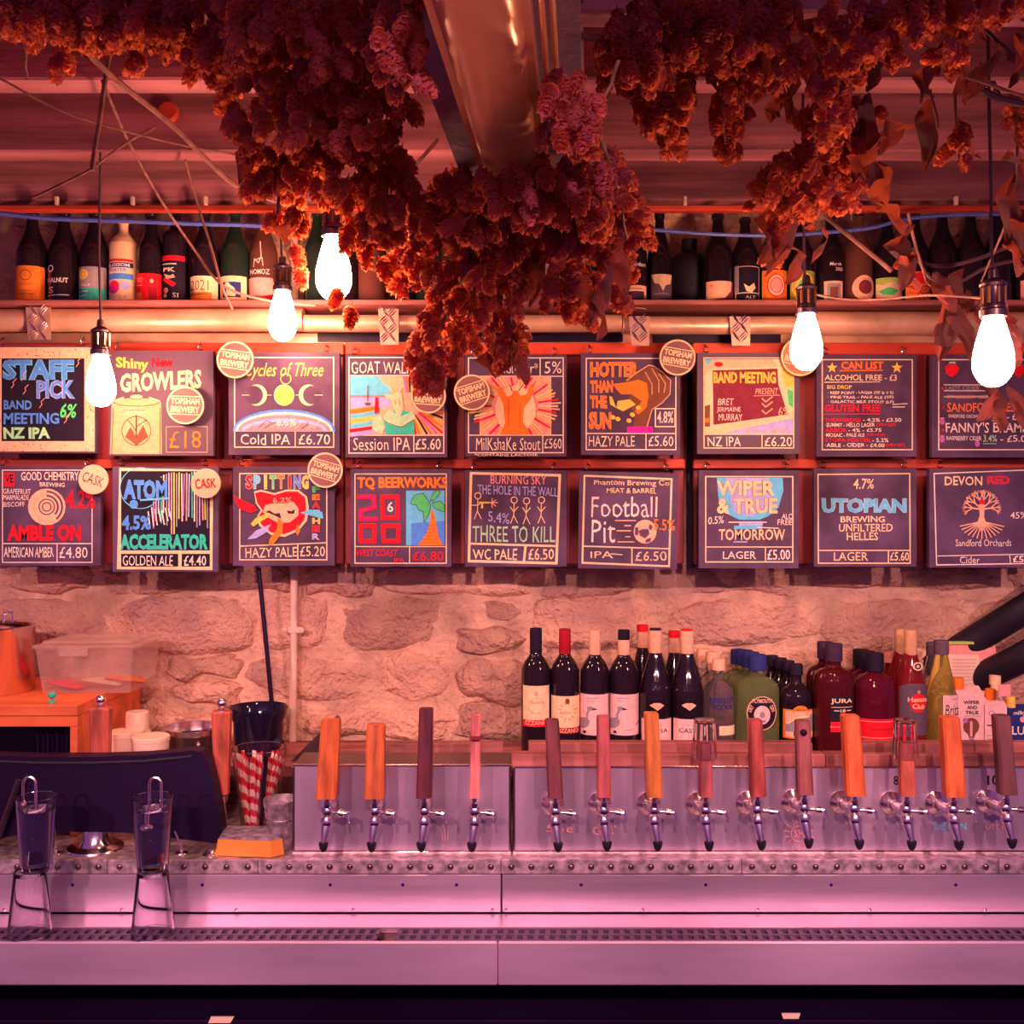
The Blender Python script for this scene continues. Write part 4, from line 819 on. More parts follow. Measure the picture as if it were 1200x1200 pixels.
# ---------------------------------------------------------------- bottles
def prof_sm(pts, n=3):
    out = []
    for i in range(len(pts)-1):
        p0, p1, p2, p3 = pts[max(i-1,0)], pts[i], pts[i+1], pts[min(i+2, len(pts)-1)]
        for k in range(n):
            u = k/n; f = lambda j: .5*((2*p1[j])+(p2[j]-p0[j])*u+(2*p0[j]-5*p1[j]+4*p2[j]-p3[j])*u*u+(3*p1[j]-p0[j]-3*p2[j]+p3[j])*u**3)
            out.append((max(f(0), 1e-5), f(1)))
    out.append(pts[-1]); return out
SHAPES = {   # (radius share, height share)
 'ale':  [(.0,0),(.85,0),(.97,.012),(1,.04),(1,.48),(.93,.58),(.70,.68),(.46,.78),(.37,.86),(.34,.93),(.40,.935),(.42,.955),(.40,.975),(.34,.978)],
 'champ':[(.0,0),(.85,0),(.97,.012),(1,.04),(1,.42),(.96,.52),(.80,.62),(.56,.73),(.40,.83),(.34,.92),(.42,.925),(.42,.955),(.35,.96),(.36,1)],
 'wine': [(.0,0),(.88,0),(.98,.01),(1,.03),(1,.62),(.95,.68),(.70,.745),(.42,.79),(.38,.85),(.38,.985),(.36,1)],
 'burg': [(.0,0),(.88,0),(.98,.01),(1,.03),(1,.46),(.94,.55),(.72,.67),(.48,.78),(.38,.85),(.38,.985),(.36,1)],
 'spirit':[(.0,0),(.9,0),(.99,.01),(1,.03),(1,.60),(.95,.68),(.72,.74),(.40,.79),(.33,.84),(.33,.90)],
 'gin':  [(.0,0),(.88,0),(.98,.012),(1,.04),(1,.60),(.96,.68),(.78,.74),(.42,.78),(.34,.80),(.34,.86)],
 'jura': [(.0,0),(.86,0),(.93,.01),(.95,.03),(1,.62),(.98,.70),(.82,.76),(.45,.79),(.36,.81),(.36,.86)],
 'squat':[(.0,0),(.90,0),(.98,.015),(1,.04),(1,.62),(.96,.70),(.75,.77),(.40,.81),(.34,.84)],
 'dump': [(.0,0),(.9,0),(1,.02),(1,.64),(.98,.70),(.85,.75),(.56,.78),(.44,.81),(.40,.90),(.34,1)],
 'cone': [(.0,0),(.9,0),(.98,.01),(1,.03),(1,.38),(.97,.46),(.80,.60),(.58,.74),(.40,.86),(.34,.93)]}
NB = [0]
def bottle(name, lab, cat, cx, base, top, w_, d, shape, glass, group, art=None, cap=None, capcol=None, foil=None, ky=1.0, z0=None, smooth=True):
    r = S(w_/2, d) ; zb = z0 if z0 is not None else CZ-(base-600)*d/F; H = (CZ-(top-600)*d/F) - zb
    xc = (cx-600)*d/F
    t = thing(name, lab, cat, (xc, d, zb), group)
    sh = SHAPES[shape]; pr = [(a*r, b*H*(1 if cap != 'cap' else 1)) for a, b in sh]
    m_ = MB(); m_.lathe(prof_sm(pr) , (xc, d, zb), 28, ky=ky); part('bottle_body', m_, M[glass], t, smooth)
    zt = sh[-1][1]*H
    if cap == 'crown':
        c = MB(); c.lathe([(r*.40, H*.955), (r*.44, H*.96), (r*.42, H*.985), (r*.30, H), (0, H)], (xc, d, zb), 18); part('crown_cap', c, M[capcol or 'dchrome'], t, True)
    elif cap == 'cap':
        c = MB(); k = r*.42; c.lathe([(k, zt*.985), (k, H*.985), (k*.93, H), (0, H)], (xc, d, zb), 18, ky=1); part('cap', c, M[capcol], t, True)
    elif cap == 'screw':
        c = MB(); k = r*.46; c.lathe([(k*.95, zt-.018), (k, zt-.017), (k, zt+.012), (k*.93, zt+.015), (0, zt+.015)], (xc, d, zb), 18); part('cap', c, M[capcol], t, True)
    if foil:
        f_, f0 = foil; c = MB(); c.lathe([(r*.40, H*f0), (r*.415, H*f0+.001), (r*.41, H*.97), (r*.40, H*1.0), (0, H*1.002)], (xc, d, zb), 20); part('foil', c, M[f_], t, True)
    if art:
        a_ = Art(cyl=(cx, d, r*1.003, ky)); art(a_)
        m2, mats = a_.mb(base=.0004); part('label_print', m2, mats, t)
    return t
def L_(x0, y0, x1, y1, bg, *items):
    def f(a):
        if bg: a.rect(x0, y0, x1, y1, bg)
        for it in items:
            k = it[0]; getattr(a, k)(*it[1:-1], **it[-1]) if isinstance(it[-1], dict) else getattr(a, k)(*it[1:])
    return f
# high shelf, left
HB = 'bottles on the high shelf'
def hs(px, w_, lab, art=None, glass='dglass', shape='ale', top=246, cap='crown', capcol=None, name='beer_bottle', base=356, **k):
    return bottle(name, lab, 'bottle', px, base, top, w_, 2.50, shape, glass, HB, art, cap, capcol, z0=SH, **k)
hs(38, 36, 'dark bottle with plain orange label, first on the left of the high shelf', L_(21, 311, 55, 351, 'orange', ('ring', 38, 322, 6, 1, 'brown'), ('t', 'SAISON', 31, 331, 45, 334, 'brown'), ('line', [(32,340),(44,340)], .7, 'brown'), ('line', [(31,344),(46,344)], .7, 'brown')))
hs(75, 35, 'dark bottle with white WALNUT print and no label', L_(0,0,0,0, None, ('ring', 66, 314, 3.5, 1.2, 'white'), ('t', 'WALNUT', 60, 325, 86, 331, 'white', .02), ('t', 'S', 64, 336, 70, 343, 'white'), ('line', [(61,346),(86,345)], 1, 'white')))
hs(111, 34, 'dark bottle with grey and teal label and a yellow disc, behind the hanging bulb cord', L_(95, 312, 127, 351, 'grey', ('rect', 95, 337, 127, 351, 'teal'), ('ell', 104, 321, 6, 6, 'yellow'), ('ring', 104, 321, 3, .8, 'olive'), ('t', 'PALE', 98, 332, 113, 335, 'white'), ('line', [(98,341),(110,341)], .8, 'white'), ('line', [(98,346),(108,346)], .8, 'white')))
bt = hs(145, 32, 'cream-coloured bottle with pale cap and red, blue and pink label', L_(129, 303, 159, 353, 'cream', ('rect', 129, 303, 159, 306, 'red'), ('rect', 129, 307, 159, 313, 'navy'), ('t', 'BLOSSOM', 131, 308, 156, 312, 'white', .03), ('t', 'WATER', 132, 314, 154, 318, 'blue', .03), ('rect', 129, 320, 159, 327, 'blue'), ('ell', 139, 336, 7, 8, 'magenta'), ('ell', 141, 333, 4, 4, 'red'), ('ell', 152, 334, 5, 5, 'lav'), ('t', 'CIDER', 134, 346, 154, 350, 'tan')), glass='creambot', shape='spirit', top=252, cap=None)
m_ = MB(); xc = X(145, 2.5); H_ = 104*2.5/F; m_.lathe([(.008, H_*.89), (.0085, H_*.905), (.012, H_*.91), (.013, H_*.94), (.011, H_*.97), (0, H_*.98)], (xc, 2.5, SH), 16); part('cap', m_, M['peach'], bt, True)
hs(177, 33, 'dark bottle with bright red picture label showing a figure', L_(162, 320, 192, 353, 'red', ('poly', [(180,353),(179,335),(182,326),(186,326),(188,336),(188,353)], 'dred'), ('t', 'RED', 166, 325, 173, 330, 'peach'), ('line', [(166,334),(172,334)], .7, 'peach'), ('rect', 163, 342, 172, 353, 'orange'), ('ell', 183, 329, 2, 2.5, 'peach')))
hs(206, 30, 'short-shouldered dark bottle with red, white and black diagonal label', L_(194, 300, 219, 348, 'black', ('rect', 193, 299, 219, 305, 'red'), ('line', [(194,309),(211,309)], 1.2, 'white'), ('t', 'PK', 195, 313, 210, 318, 'white', .04), ('poly', [(194,327),(198,324),(211,332),(207,336)], 'red'), ('poly', [(196,320),(204,323),(208,321),(210,325),(200,327)], 'peach'), ('ell', 199, 340, 3, 3.4, 'peach'), ('ell', 198, 346, 2.4, 2.4, 'peach'), ('t', 'SI', 207, 343, 213, 348, 'white')), shape='dump')
hs(241, 34, 'dark bottle with cream 2021 label over an orange band', L_(225, 323, 257, 353, 'cream', ('rect', 225, 342, 252, 352, 'orange'), ('t', '2021', 227, 328, 249, 340, 'brown', -.005), ('line', [(228,345),(247,344)], 1.2, 'brown')))
hs(276, 34, 'green-black bottle with cream label and a pale squirrel in a dark square', L_(260, 323, 291, 353, 'cream', ('rect', 265, 330, 286, 348, 'navy'), ('poly', [(269,346),(270,338),(268,333),(271,331),(275,334),(279,337),(281,343),(280,347)], 'cream'), ('ell', 271, 333, 3, 2.4, 'cream')), glass='gglass')
hs(309, 33, 'brown bottle with white handwriting and a pink wavy label', L_(293, 325, 325, 354, 'pink', ('poly', [(293,350),(300,346),(312,347),(325,343),(325,354),(293,354)], 'dred'), ('line', [(309,283),(310,300),(307,308),(302,303),(301,312)], 1, 'white'), ('t', 'NOMOZ', 296, 315, 319, 321, 'white', .01), ('line', [(304,304),(311,302),(312,311)], 1, 'white')), glass='bglass')
for px, lab, g_ in ((372, 'plain dark bottle just left of the big bulb on the high shelf', 'gglass'), (405, 'plain dark bottle right behind the big bulb', 'dglass'), (436, 'plain dark bottle half hidden by the left hops', 'bglass'), (470, 'dark bottle deep behind the hanging hops, left one', 'dglass'), (503, 'dark bottle deep behind the hanging hops, right one', 'gglass')):
    hs(px, 33, lab, None, g_)
# high shelf, right
hs(708, 34, 'dark bottle with blank white wavy label beside the steel beam', L_(692, 333, 724, 361, 'maroon', ('poly', [(692,333),(721,333),(720,344),(712,353),(692,355)], 'peach'), ('line', [(700,359),(714,359)], .8, 'peach')), top=250)
hs(742, 33, 'dark bottle with white script and cream-framed dark square label', L_(728, 334, 756, 361, 'peach', ('rect', 731, 341, 753, 356, 'dark'), ('ell', 736, 348, 2.6, 2.6, 'red'), ('line', [(732,338),(751,338)], .8, 'brown'), ('t', 'Declan', 736, 307, 755, 312, 'white', .01)), top=250)
hs(773, 29, 'slim dark bottle with grey and white torn-looking label', L_(762, 321, 786, 360, 'dgrey', ('poly', [(762,321),(786,321),(784,332),(778,334),(775,341),(771,333),(765,331)], 'cream'), ('ell', 776, 354, 4, 3, 'brown'), ('line', [(765,344),(783,344)], 1, 'grey')), shape='champ', top=248)
hs(841, 35, 'dark bottle with white wavy label over maroon, alone right of the stone gap', L_(826, 329, 857, 357, 'maroon', ('poly', [(826,329),(855,329),(854,340),(846,349),(826,351)], 'peach'), ('ell', 831, 334, .8, .8, 'red'), ('line', [(831,354),(850,354)], .8, 'peach')), top=250)
hs(873, 33, 'dark bottle with black label and white line-drawn bird', L_(858, 311, 888, 359, 'black', ('box', 860, 312, 887, 358, .7, 'cream'), ('line', [(861,343),(887,343)], 1, 'cream'), ('poly', [(868,332),(874,336),(880,331),(882,337),(877,343),(871,341)], 'cream'), ('t', 'ALE', 870, 346, 882, 350, 'cream'), ('rect', 859, 311, 863, 342, 'grey')), top=255)
hs(905, 33, 'dark bottle with peach label and double red oval', L_(891, 316, 920, 358, 'orange', ('ell', 906, 334, 11, 14, 'cream'), ('ring', 906, 334, 10, 1.6, 'red', 0, 360, 24, 13), ('ell', 906, 334, 7, 9, 'pink'), ('ring', 906, 334, 7, .9, 'red', 0, 360, 20, 9), ('line', [(899,353),(914,353)], 1, 'brown')), top=255)
hs(938, 32, 'dark bottle with round yellow-green label', L_(924, 317, 953, 357, 'olive', ('ell', 938, 335, 13, 16, 'yellow'), ('ring', 938, 335, 11, 1, 'olive'), ('ell', 938, 336, 7, 9, 'green'), ('t', 'BEER', 930, 322, 946, 326, 'olive')), top=255)
hs(973, 33, 'dark bottle with small cream picture label and white handwriting', L_(962, 329, 983, 359, 'peach', ('rect', 965, 332, 980, 355, 'grey'), ('rect', 968, 336, 977, 352, 'brown'), ('t', 'March', 968, 307, 981, 311, 'white', .01), ('t', '2020', 974, 313, 983, 317, 'white', .01)), top=250)
hs(1006, 33, 'brown bottle with round cream label around a maroon disc', L_(0,0,0,0,None, ('ell', 1008, 337, 13.5, 15, 'peach'), ('ell', 1009, 336, 8, 8.5, 'maroon'), ('ring', 1008, 337, 11, .8, 'tan')), glass='bglass', top=250)
hs(1039, 33, 'dark bottle with green and white leafy label', L_(1024, 325, 1054, 357, 'cream', ('poly', [(1024,325),(1054,325),(1050,333),(1040,330),(1030,334),(1024,331)], 'lime'), ('poly', [(1026,340),(1036,336),(1048,340),(1040,346),(1030,345)], 'green'), ('line', [(1026,351),(1052,348)], 1.6, 'olive'), ('line', [(1028,355),(1050,353)], 1.2, 'green')), top=250)
hs(1072, 33, 'dark bottle with orange-red patterned round-cornered label', L_(1058, 318, 1087, 358, 'orange', ('ell', 1072, 326, 10, 7, 'red'), ('rays', 1072, 345, 2, 12, 12, ['dred','red'], 1.4), ('line', [(1060,335),(1084,335)], 1, 'dred')), top=250)
hs(1104, 34, 'dark blue-black bottle with white lettering and no label', L_(0,0,0,0,None, ('t', 'is Olly', 1091, 336, 1116, 342, 'grey', .0)), top=246)
hs(1137, 33, 'plain black bottle left of the right-hand bulb cord', None, top=246)
hs(1169, 33, 'plain black bottle behind the right-hand bulb', None, top=246)
hs(1202, 34, 'dark bottle with small pink label cut by the right edge', L_(1190, 328, 1216, 356, 'pink', ('ell', 1202, 342, 7, 7, 'brown')), top=246)
m_ = MB(); pr = [(0,0),(.055,0),(.058,.02),(.06,.10),(.05,.13),(.03,.145),(.02,.15),(.02,.18)]; m_.lathe(prof_sm(pr), (X(808, 2.58), 2.585, SH), 24); solo('dark_jug', m_, M['blackr'], 'dark round-shouldered jug at the back of the high shelf in the stone gap', 'jug', smooth=True)
# ---- wine and spirits on the back shelf
WB = 'bottles on the back shelf'
def wine(px, w_, lab, art, top=736, shape='wine', foil=('black', .80), d=2.485, glass='dglass', **k):
    return bottle('wine_bottle', lab, 'bottle', px, 882, top, w_, d, shape, glass, WB, art, None, None, foil, z0=LG+.0005, **k)
wine(628, 34.5, 'dark wine bottle with tall cream label and red strip, leftmost on the back shelf', L_(613, 804, 643, 844, 'cream', ('rect', 613, 844, 643, 852, 'red'), ('t', 'IZZANI', 616, 845, 637, 850, 'peach', .02), ('t', 'ROSATO', 622, 822, 636, 825, 'brown'), ('ell', 628, 813, 2.4, 3, 'tan'), ('ring', 628, 827, 9, .6, 'tan'), ('line', [(622,836),(634,836)], .7, 'tan')))
wine(662, 34, 'wine bottle with dark red neck foil and cream crest label', L_(646, 816, 679, 860, 'cream', ('rect', 646, 853, 679, 860, 'dred'), ('t', 'BIZZANO', 652, 854, 677, 859, 'peach', .02), ('t', 'ROSSO', 656, 834, 670, 837, 'brown'), ('ell', 664, 822, 2.6, 3.5, 'brown'), ('rays', 664, 834, 8, 11, 12, ['tan'], 1.6), ('line', [(659,842),(669,842)], .7, 'tan')), top=737, foil=('dred', .80))
def duck(cx):
    x = cx; return L_(x-17, 814, x+17, 862, 'pink', ('rect', x-17, 814, x+17, 862, 'paperw'), ('line', [(x-11,819),(x+4,818)], .8, 'grey'), ('line', [(x-11,822),(x-3,822)], .8, 'grey'), ('poly', [(x-17,843),(x-11,841),(x-7,845),(x-8,850),(x-12,854),(x-17,855)], 'grey'), ('line', [(x-10,845),(x-10,838),(x-8,832)], 2.4, 'grey'), ('ell', x-6.5, 830.5, 3.4, 2.6, 'grey'), ('poly', [(x-4,829),(x+2,831.5),(x-4,832.5)], 'dark'), ('line', [(x+12,850),(x+16,846)], 1.6, 'grey'), ('line', [(x-3,856),(x+9,855)], .7, 'grey'), ('rect', x-14, 857, x-11, 860, 'black'))
M['paperw'] = paint('label_white', (.96, .58, .56))
b_ = wine(697, 34, 'wine bottle with duck label and pale pink neck, left of the duck pair', duck(697), top=738, foil=('peach', .80)); 
b_ = wine(731, 34, 'wine bottle with duck label and black cap, right of the duck pair', duck(732), top=738, foil=('black', .92))
m_ = MB(); xc = X(731, 2.485); Hh = (CZ-(738-600)*2.485/F)-LG; r_ = S(17, 2.485); m_.lathe([(r_*.41, Hh*.80), (r_*.42, Hh*.805), (r_*.415, Hh*.915), (r_*.40, Hh*.92)], (xc, 2.485, LG), 20); part('neck_band', m_, M['peach'], b_, True, label='pale neck band')
CA = lambda cx: L_(cx-17, 843, cx+17, 872, 'tan', ('rect', cx-17, 843, cx+17, 872, 'paperw'), ('t', 'CASSA', cx-12, 854, cx+12, 859, 'black', .01), ('poly', [(cx-9,827),(cx-4,824),(cx+3,824),(cx+8,827),(cx+4,830),(cx,833),(cx-4,830)], 'peach'), ('line', [(cx-4,850),(cx+6,850)], .6, 'grey'))
wine(768, 37, 'sloping-shouldered sparkling wine bottle with black-topped pale neck', CA(768), top=738, shape='burg', foil=('peach', .78), d=2.48)
wine(805, 38, 'sloping-shouldered wine bottle with red-topped pale neck, right of the black-topped one', CA(805), top=739, shape='burg', foil=('peach', .78), d=2.48)
for px, c_, lab, yt, dd in ((768, 'black', 'x', 738, 2.48), (805, 'red', 'x', 739, 2.48)):
    root = [o for o in COL.objects if o.name.startswith('wine_bottle') and o.type == 'EMPTY' and abs(o.location.x - X(px, dd)) < 1e-4][0]
    m_ = MB(); Hh = (CZ-(yt-600)*dd/F)-LG; m_.lathe([(S(7.4, dd), Hh*.935), (S(7.4, dd), Hh*1.002), (S(6.5, dd), Hh*1.012), (0, Hh*1.012)], (X(px, dd), dd, LG), 18); part('cap', m_, M[c_], root, True, label='%s cap' % c_)
for px, yt, lab, c_ in ((753, 733, 'wine bottle with red top standing in the back row, left one', 'red'), (790, 740, 'wine bottle with red top standing in the back row, right one', 'red')):
    b_ = wine(px, 30, lab, None, top=yt, shape='burg', foil=('peach', .78), d=2.57); m_ = MB(); Hh = (CZ-(yt-600)*2.57/F)-LG; m_.lathe([(S(6.8, 2.57), Hh*.95), (S(6.8, 2.57), Hh*1.005), (0, Hh*1.01)], (X(px, 2.57), 2.57, LG), 16); part('cap', m_, M[c_], b_, True)
def spirit(px, w_, top, shape, glass, lab, art=None, cap=('cap', 'grey'), d=2.46, ky=.8, name='spirit_bottle', foil=None):
    return bottle(name, lab, 'bottle', px, 872, top, w_, d, shape, glass, WB, art, cap[0] if cap else None, cap[1] if cap else None, foil, ky=ky, z0=LG+.0005)
spirit(842, 36, 772, 'spirit', 'liq', 'clear vodka bottle with blue lettering, front of its row', L_(0,0,0,0,None, ('t', 'ABSOLUT', 828, 818, 858, 824, 'navy', .05), ('t', 'VODKA', 832, 826, 856, 832, 'navy', .04), ('rect', 840, 851, 862, 862, 'cream')), ('cap', 'peach'))
spirit(834, 34, 764, 'spirit', 'liq', 'clear spirit bottle second in the vodka row', None, ('cap', 'peach'), 2.53); spirit(823, 32, 760, 'spirit', 'liq', 'clear spirit bottle at the back of the vodka row', None, ('cap', 'peach'), 2.60)
spirit(888, 50, 767, 'gin', 'ginglass', 'oval green gin bottle with round navy and white label, front of its row', L_(0,0,0,0,None, ('ell', 890, 836, 17.5, 20, 'peach'), ('ell', 890, 836, 16.5, 19, 'black'), ('ell', 890, 838, 9.5, 11, 'paperw'), ('t', 'PLYMOUTH', 879, 819, 902, 824, 'peach', .04, None, .05, 0, 0, 0, 0), ('t', 'GIN', 898, 828, 906, 833, 'peach', .03, None, .05, -65, 0, 0, 0), ('t', 'DRY', 873, 828, 881, 833, 'peach', .03, None, .05, 60, 0, 0, 0), ('ell', 890, 838, 3, 4, 'grey'), ('rect', 886, 844, 894, 847, 'grey')), ('cap', 'navy'), ky=.55)
for i, (px, yt) in enumerate(((880, 764), (873, 762), (866, 761))): spirit(px, 46, yt, 'gin', 'ginglass', ['green gin bottle with dark blue cap, second in its row', 'green gin bottle with dark blue cap, third in its row', 'green gin bottle with dark blue cap at the back of its row'][i], None, ('cap', 'navy'), 2.508+.048*i, .5)
spirit(933, 37, 778, 'spirit', 'dglass', 'black-brown rum bottle with orange arched label, front of its row', L_(916, 832, 952, 866, 'orange', ('ell', 934, 834, 9, 7, 'orange'), ('rect', 918, 834, 950, 864, 'peach'), ('poly', [(918,850),(926,843),(938,840),(950,838),(950,858),(918,858)], 'grey'), ('line', [(920,848),(930,841),(944,840)], 2, 'cream'), ('t', 'BAY', 926, 857, 938, 863, 'black', .04), ('line', [(929,832),(939,832)], 1, 'brown')), ('cap', 'black'), ky=.9)
for i, (px, yt) in enumerate(((924, 774), (915, 771), (905, 768))): spirit(px, 34, yt, 'spirit', 'dglass', ['dark rum bottle with black cap, second in its row', 'dark rum bottle with black cap, third in its row', 'dark rum bottle at the back of its row'][i], None, ('cap', 'black'), 2.515+.045*i, .55)
spirit(977, 47, 754, 'jura', 'amber', 'large dark amber whisky bottle with white lettering and red tag, front one', L_(968, 816, 996, 845, 'black', ('t', 'JURA', 968, 819, 994, 826, 'cream', .03), ('line', [(969,829),(994,829)], .7, 'cream'), ('t', '18', 979, 831, 985, 835, 'cream', .03), ('line', [(972,833),(977,833)], 1, 'cream'), ('line', [(987,833),(992,833)], 1, 'cream'), ('rect', 968, 846, 987, 858, 'red'), ('line', [(968,852),(987,852)], .6, 'pink')), ('cap', 'dark'), 2.44, .8)
spirit(967, 44, 752, 'jura', 'amber', 'large dark amber whisky bottle behind the lettered one', None, ('cap', 'dark'), 2.525, .65)
spirit(1025, 48, 765, 'squat', 'redliq', 'squat dark red liqueur bottle with wide red label, front of its row', L_(1001, 843, 1049, 868, 'red', ('line', [(1003,846),(1048,846)], .8, 'pink'), ('line', [(1003,865),(1048,865)], .8, 'pink'), ('line', [(1015,855),(1040,855)], 1.4, 'dred')), ('cap', 'black'), 2.45, .8)
for i, (px, yt) in enumerate(((1016, 763), (1009, 761))): spirit(px, 44, yt, 'squat', 'redliq', ['squat dark red liqueur bottle, second in its row', 'squat dark red liqueur bottle at the back of its row'][i], None, ('cap', 'black'), 2.535+.06*i, .5)
spirit(1067, 36, 738, 'burg', 'rumred', 'tall red rum bottle with round red label and peach cap, front of its row', L_(1051, 806, 1084, 862, 'dgrey', ('ell', 1067, 806, 15, 5, 'dgrey'), ('ell', 1070, 824, 10, 11, 'red'), ('t', 'Havana', 1058, 817, 1082, 823, 'cream', .03), ('t', 'Club', 1063, 825, 1078, 831, 'cream', .03), ('ell', 1069, 781, 6, 5, 'cream'), ('ell', 1069, 781, 4, 3.5, 'navy'), ('ell', 1069, 781, 1.8, 1.6, 'yellow'), ('star', 1070, 811, 3, 'tan')), None, 2.45, .95, foil=('tan', .76))
spirit(1055, 32, 737, 'burg', 'rumred', 'tall red rum bottle behind the round-labelled one', None, None, 2.54, .9, foil=('tan', .76))
spirit(1042, 30, 764, 'spirit', 'rumred', 'pinkish red bottle at the back left of the red rum', None, ('cap', 'pink'), 2.60, .8)
spirit(1103, 37, 748, 'cone', 'yglass', 'yellow-green long-necked bottle with white label and script lettering', L_(1098, 815, 1121, 846, 'paperw', ('t', 'Brita', 1100, 826, 1119, 839, 'black', .0, None, .05, 0, .2), ('line', [(1108,820),(1116,820)], .7, 'grey')), ('screw', 'dgrey'), 2.45, .95)
spirit(1093, 32, 751, 'cone', 'liq', 'clear long-necked bottle just behind the yellow-green one', None, ('screw', 'dgrey'), 2.54, .9)
def carton(x0, x1, y0, d, lab, art, capc, capx, m='paperw', capw=12):
    t = thing('drink_carton', lab, 'carton', (X((x0+x1)/2, d), d, LG), 'cartons at the right end of the back shelf')
    m_ = MB(); z1 = CZ-(y0+8-600)*d/F; z2 = CZ-(y0-600)*d/F; xa, xb = X(x0, d), X(x1, d); dd = .06
    m_.box((xa, d, LG+.001), (xb, d+dd, z1)); m_.add([(xa,d,z1),(xb,d,z1),(xb,d+dd,z1),(xa,d+dd,z1),(xa,d+dd*.45,z2),(xb,d+dd*.45,z2),(xb,d+dd*.55,z2),(xa,d+dd*.55,z2)], [(0,1,5,4),(2,3,7,6),(4,5,6,7),(0,4,7,3),(1,2,6,5)]); part('box', m_, M[m], t)
    c = MB(); r = S(capw/2, d); c.lathe([(r, -.004), (r, .018), (r*.9, .022), (0, .022)], (X(capx, d), d+dd*.4, z2-.002), 18); part('cap', c, M[capc], t, True)
    a_ = Art(d); art(a_); put_art('carton_print', a_, t); return t
carton(1122, 1153, 806, 2.43, 'white carton with light bulb drawing and orange cap', L_(0,0,0,0,None, ('t', 'WIPER', 1129, 821, 1148, 825, 'black', .04), ('t', 'AND', 1133, 827, 1145, 831, 'black', .04), ('t', 'TRUE', 1131, 833, 1147, 837, 'black', .04), ('line', [(1129,839),(1149,839)], .6, 'grey'), ('ell', 1138, 851, 9.5, 10, 'brown'), ('poly', [(1133,857),(1144,857),(1141,866),(1136,866)], 'brown'), ('rect', 1136, 864, 1141, 870, 'grey'), ('line', [(1138,846),(1138,862)], 3, 'pink'), ('ell', 1131, 844, 3.2, 3.2, 'violet')), 'orange', 1128, capw=13)
carton(1154, 1180, 819, 2.43, 'white carton with yellow-orange capped bottle neck look, second from the right', L_(0,0,0,0,None, ('line', [(1157,850),(1166,850)], 1.4, 'black'), ('line', [(1157,866),(1166,866)], .8, 'grey'), ('ring', 1162, 836, 3, .8, 'grey'), ('line', [(1156,862),(1166,862)], .7, 'grey')), 'orange', 1166)
m_ = MB(); m_.lathe([(S(7,2.45),0),(S(7,2.45),.028),(S(5,2.45),.03),(S(5,2.45),.04),(S(6.5,2.45),.041),(S(6.5,2.45),.062),(0,.063)], P(1166, 822, 2.47), 18); solo('bottle_stopper', m_, M['cream'], 'pale bottle neck with yellow band rising behind the second carton', 'bottle', smooth=True)
carton(1182, 1215, 828, 2.43, 'blue carton with white lettering, cut by the right edge', L_(0,0,0,0,None, ('t', 'LUK', 1186, 851, 1210, 861, 'white', .02), ('t', 'milky', 1188, 833, 1202, 839, 'white', .02), ('ell', 1199, 843, 4, 3.5, 'pink')), 'yellow', 1190, m='navy', capw=11)
m_ = MB(); m_.rbox((X(1172,2.40), 2.405, CZ-(817-600)*2.4/F), (X(1186,2.40), 2.41, CZ-(803-600)*2.4/F), .001); tg = solo('swing_tag', m_, M['pink'], 'small pink paper tag by the carton at the right edge', 'tag')
ct = thing('clipboard', 'pink clipboard with a sheet of printed paper leaning behind the cartons', 'clipboard', P(1138, 812, 2.605)); m_ = MB(); m_.prism([(1107,754),(1166,754),(1168,768),(1166,815),(1107,815)], 2.600, 2.606); part('board', m_, M['pink'], ct)
m_ = MB(); m_.prism([(1109,767),(1147,767),(1151,808),(1112,806)], 2.597, 2.599); part('sheet', m_, M['paper'], ct)
a_ = Art(2.597); [a_.line([(1116,y),(1143,y)], .5, 'grey') for y in range(773, 804, 4)]; put_art('print', a_, ct)
m_ = MB(); m_.prism([(1108,752),(1165,752),(1165,755),(1108,755)], 2.594, 2.608); part('edge_strip', m_, M['lime'], ct)
# ---------------------------------------------------------------- left side things
cab = thing('wooden_cabinet', 'bright orange wooden cabinet with open dark front at the left', 'cabinet', (X(20, 2.3), 2.4, CT))
zc = CZ-.42; xr = X(92, 2.25)
m_ = MB(); m_.rbox((-1.5, 2.245, zc-.024), (xr, 2.64, zc), .002); part('top', m_, M['orangewood'], cab)
m_ = MB(); m_.rbox((-1.5, 2.25, zc-.048), (xr-.002, 2.27, zc-.0245), .001); part('front_rail', m_, M['orangewood'], cab)
m_ = MB(); m_.rbox((X(82, 2.25), 2.25, CT+.001), (xr-.002, 2.272, zc-.0485), .001); part('front_stile', m_, M['orangewood'], cab)
m_ = MB(); m_.rbox((xr-.02, 2.273, CT+.001), (xr-.002, 2.63, zc-.0245), .001); part('side_panel', m_, M['orangewood'], cab)
m_ = MB(); m_.box((-1.5, 2.60, CT+.001), (xr-.021, 2.62, zc-.025)); m_.box((-1.5, 2.28, CT+.001), (xr-.021, 2.6, CT+.006)); part('back_panel', m_, M['blackp'], cab)
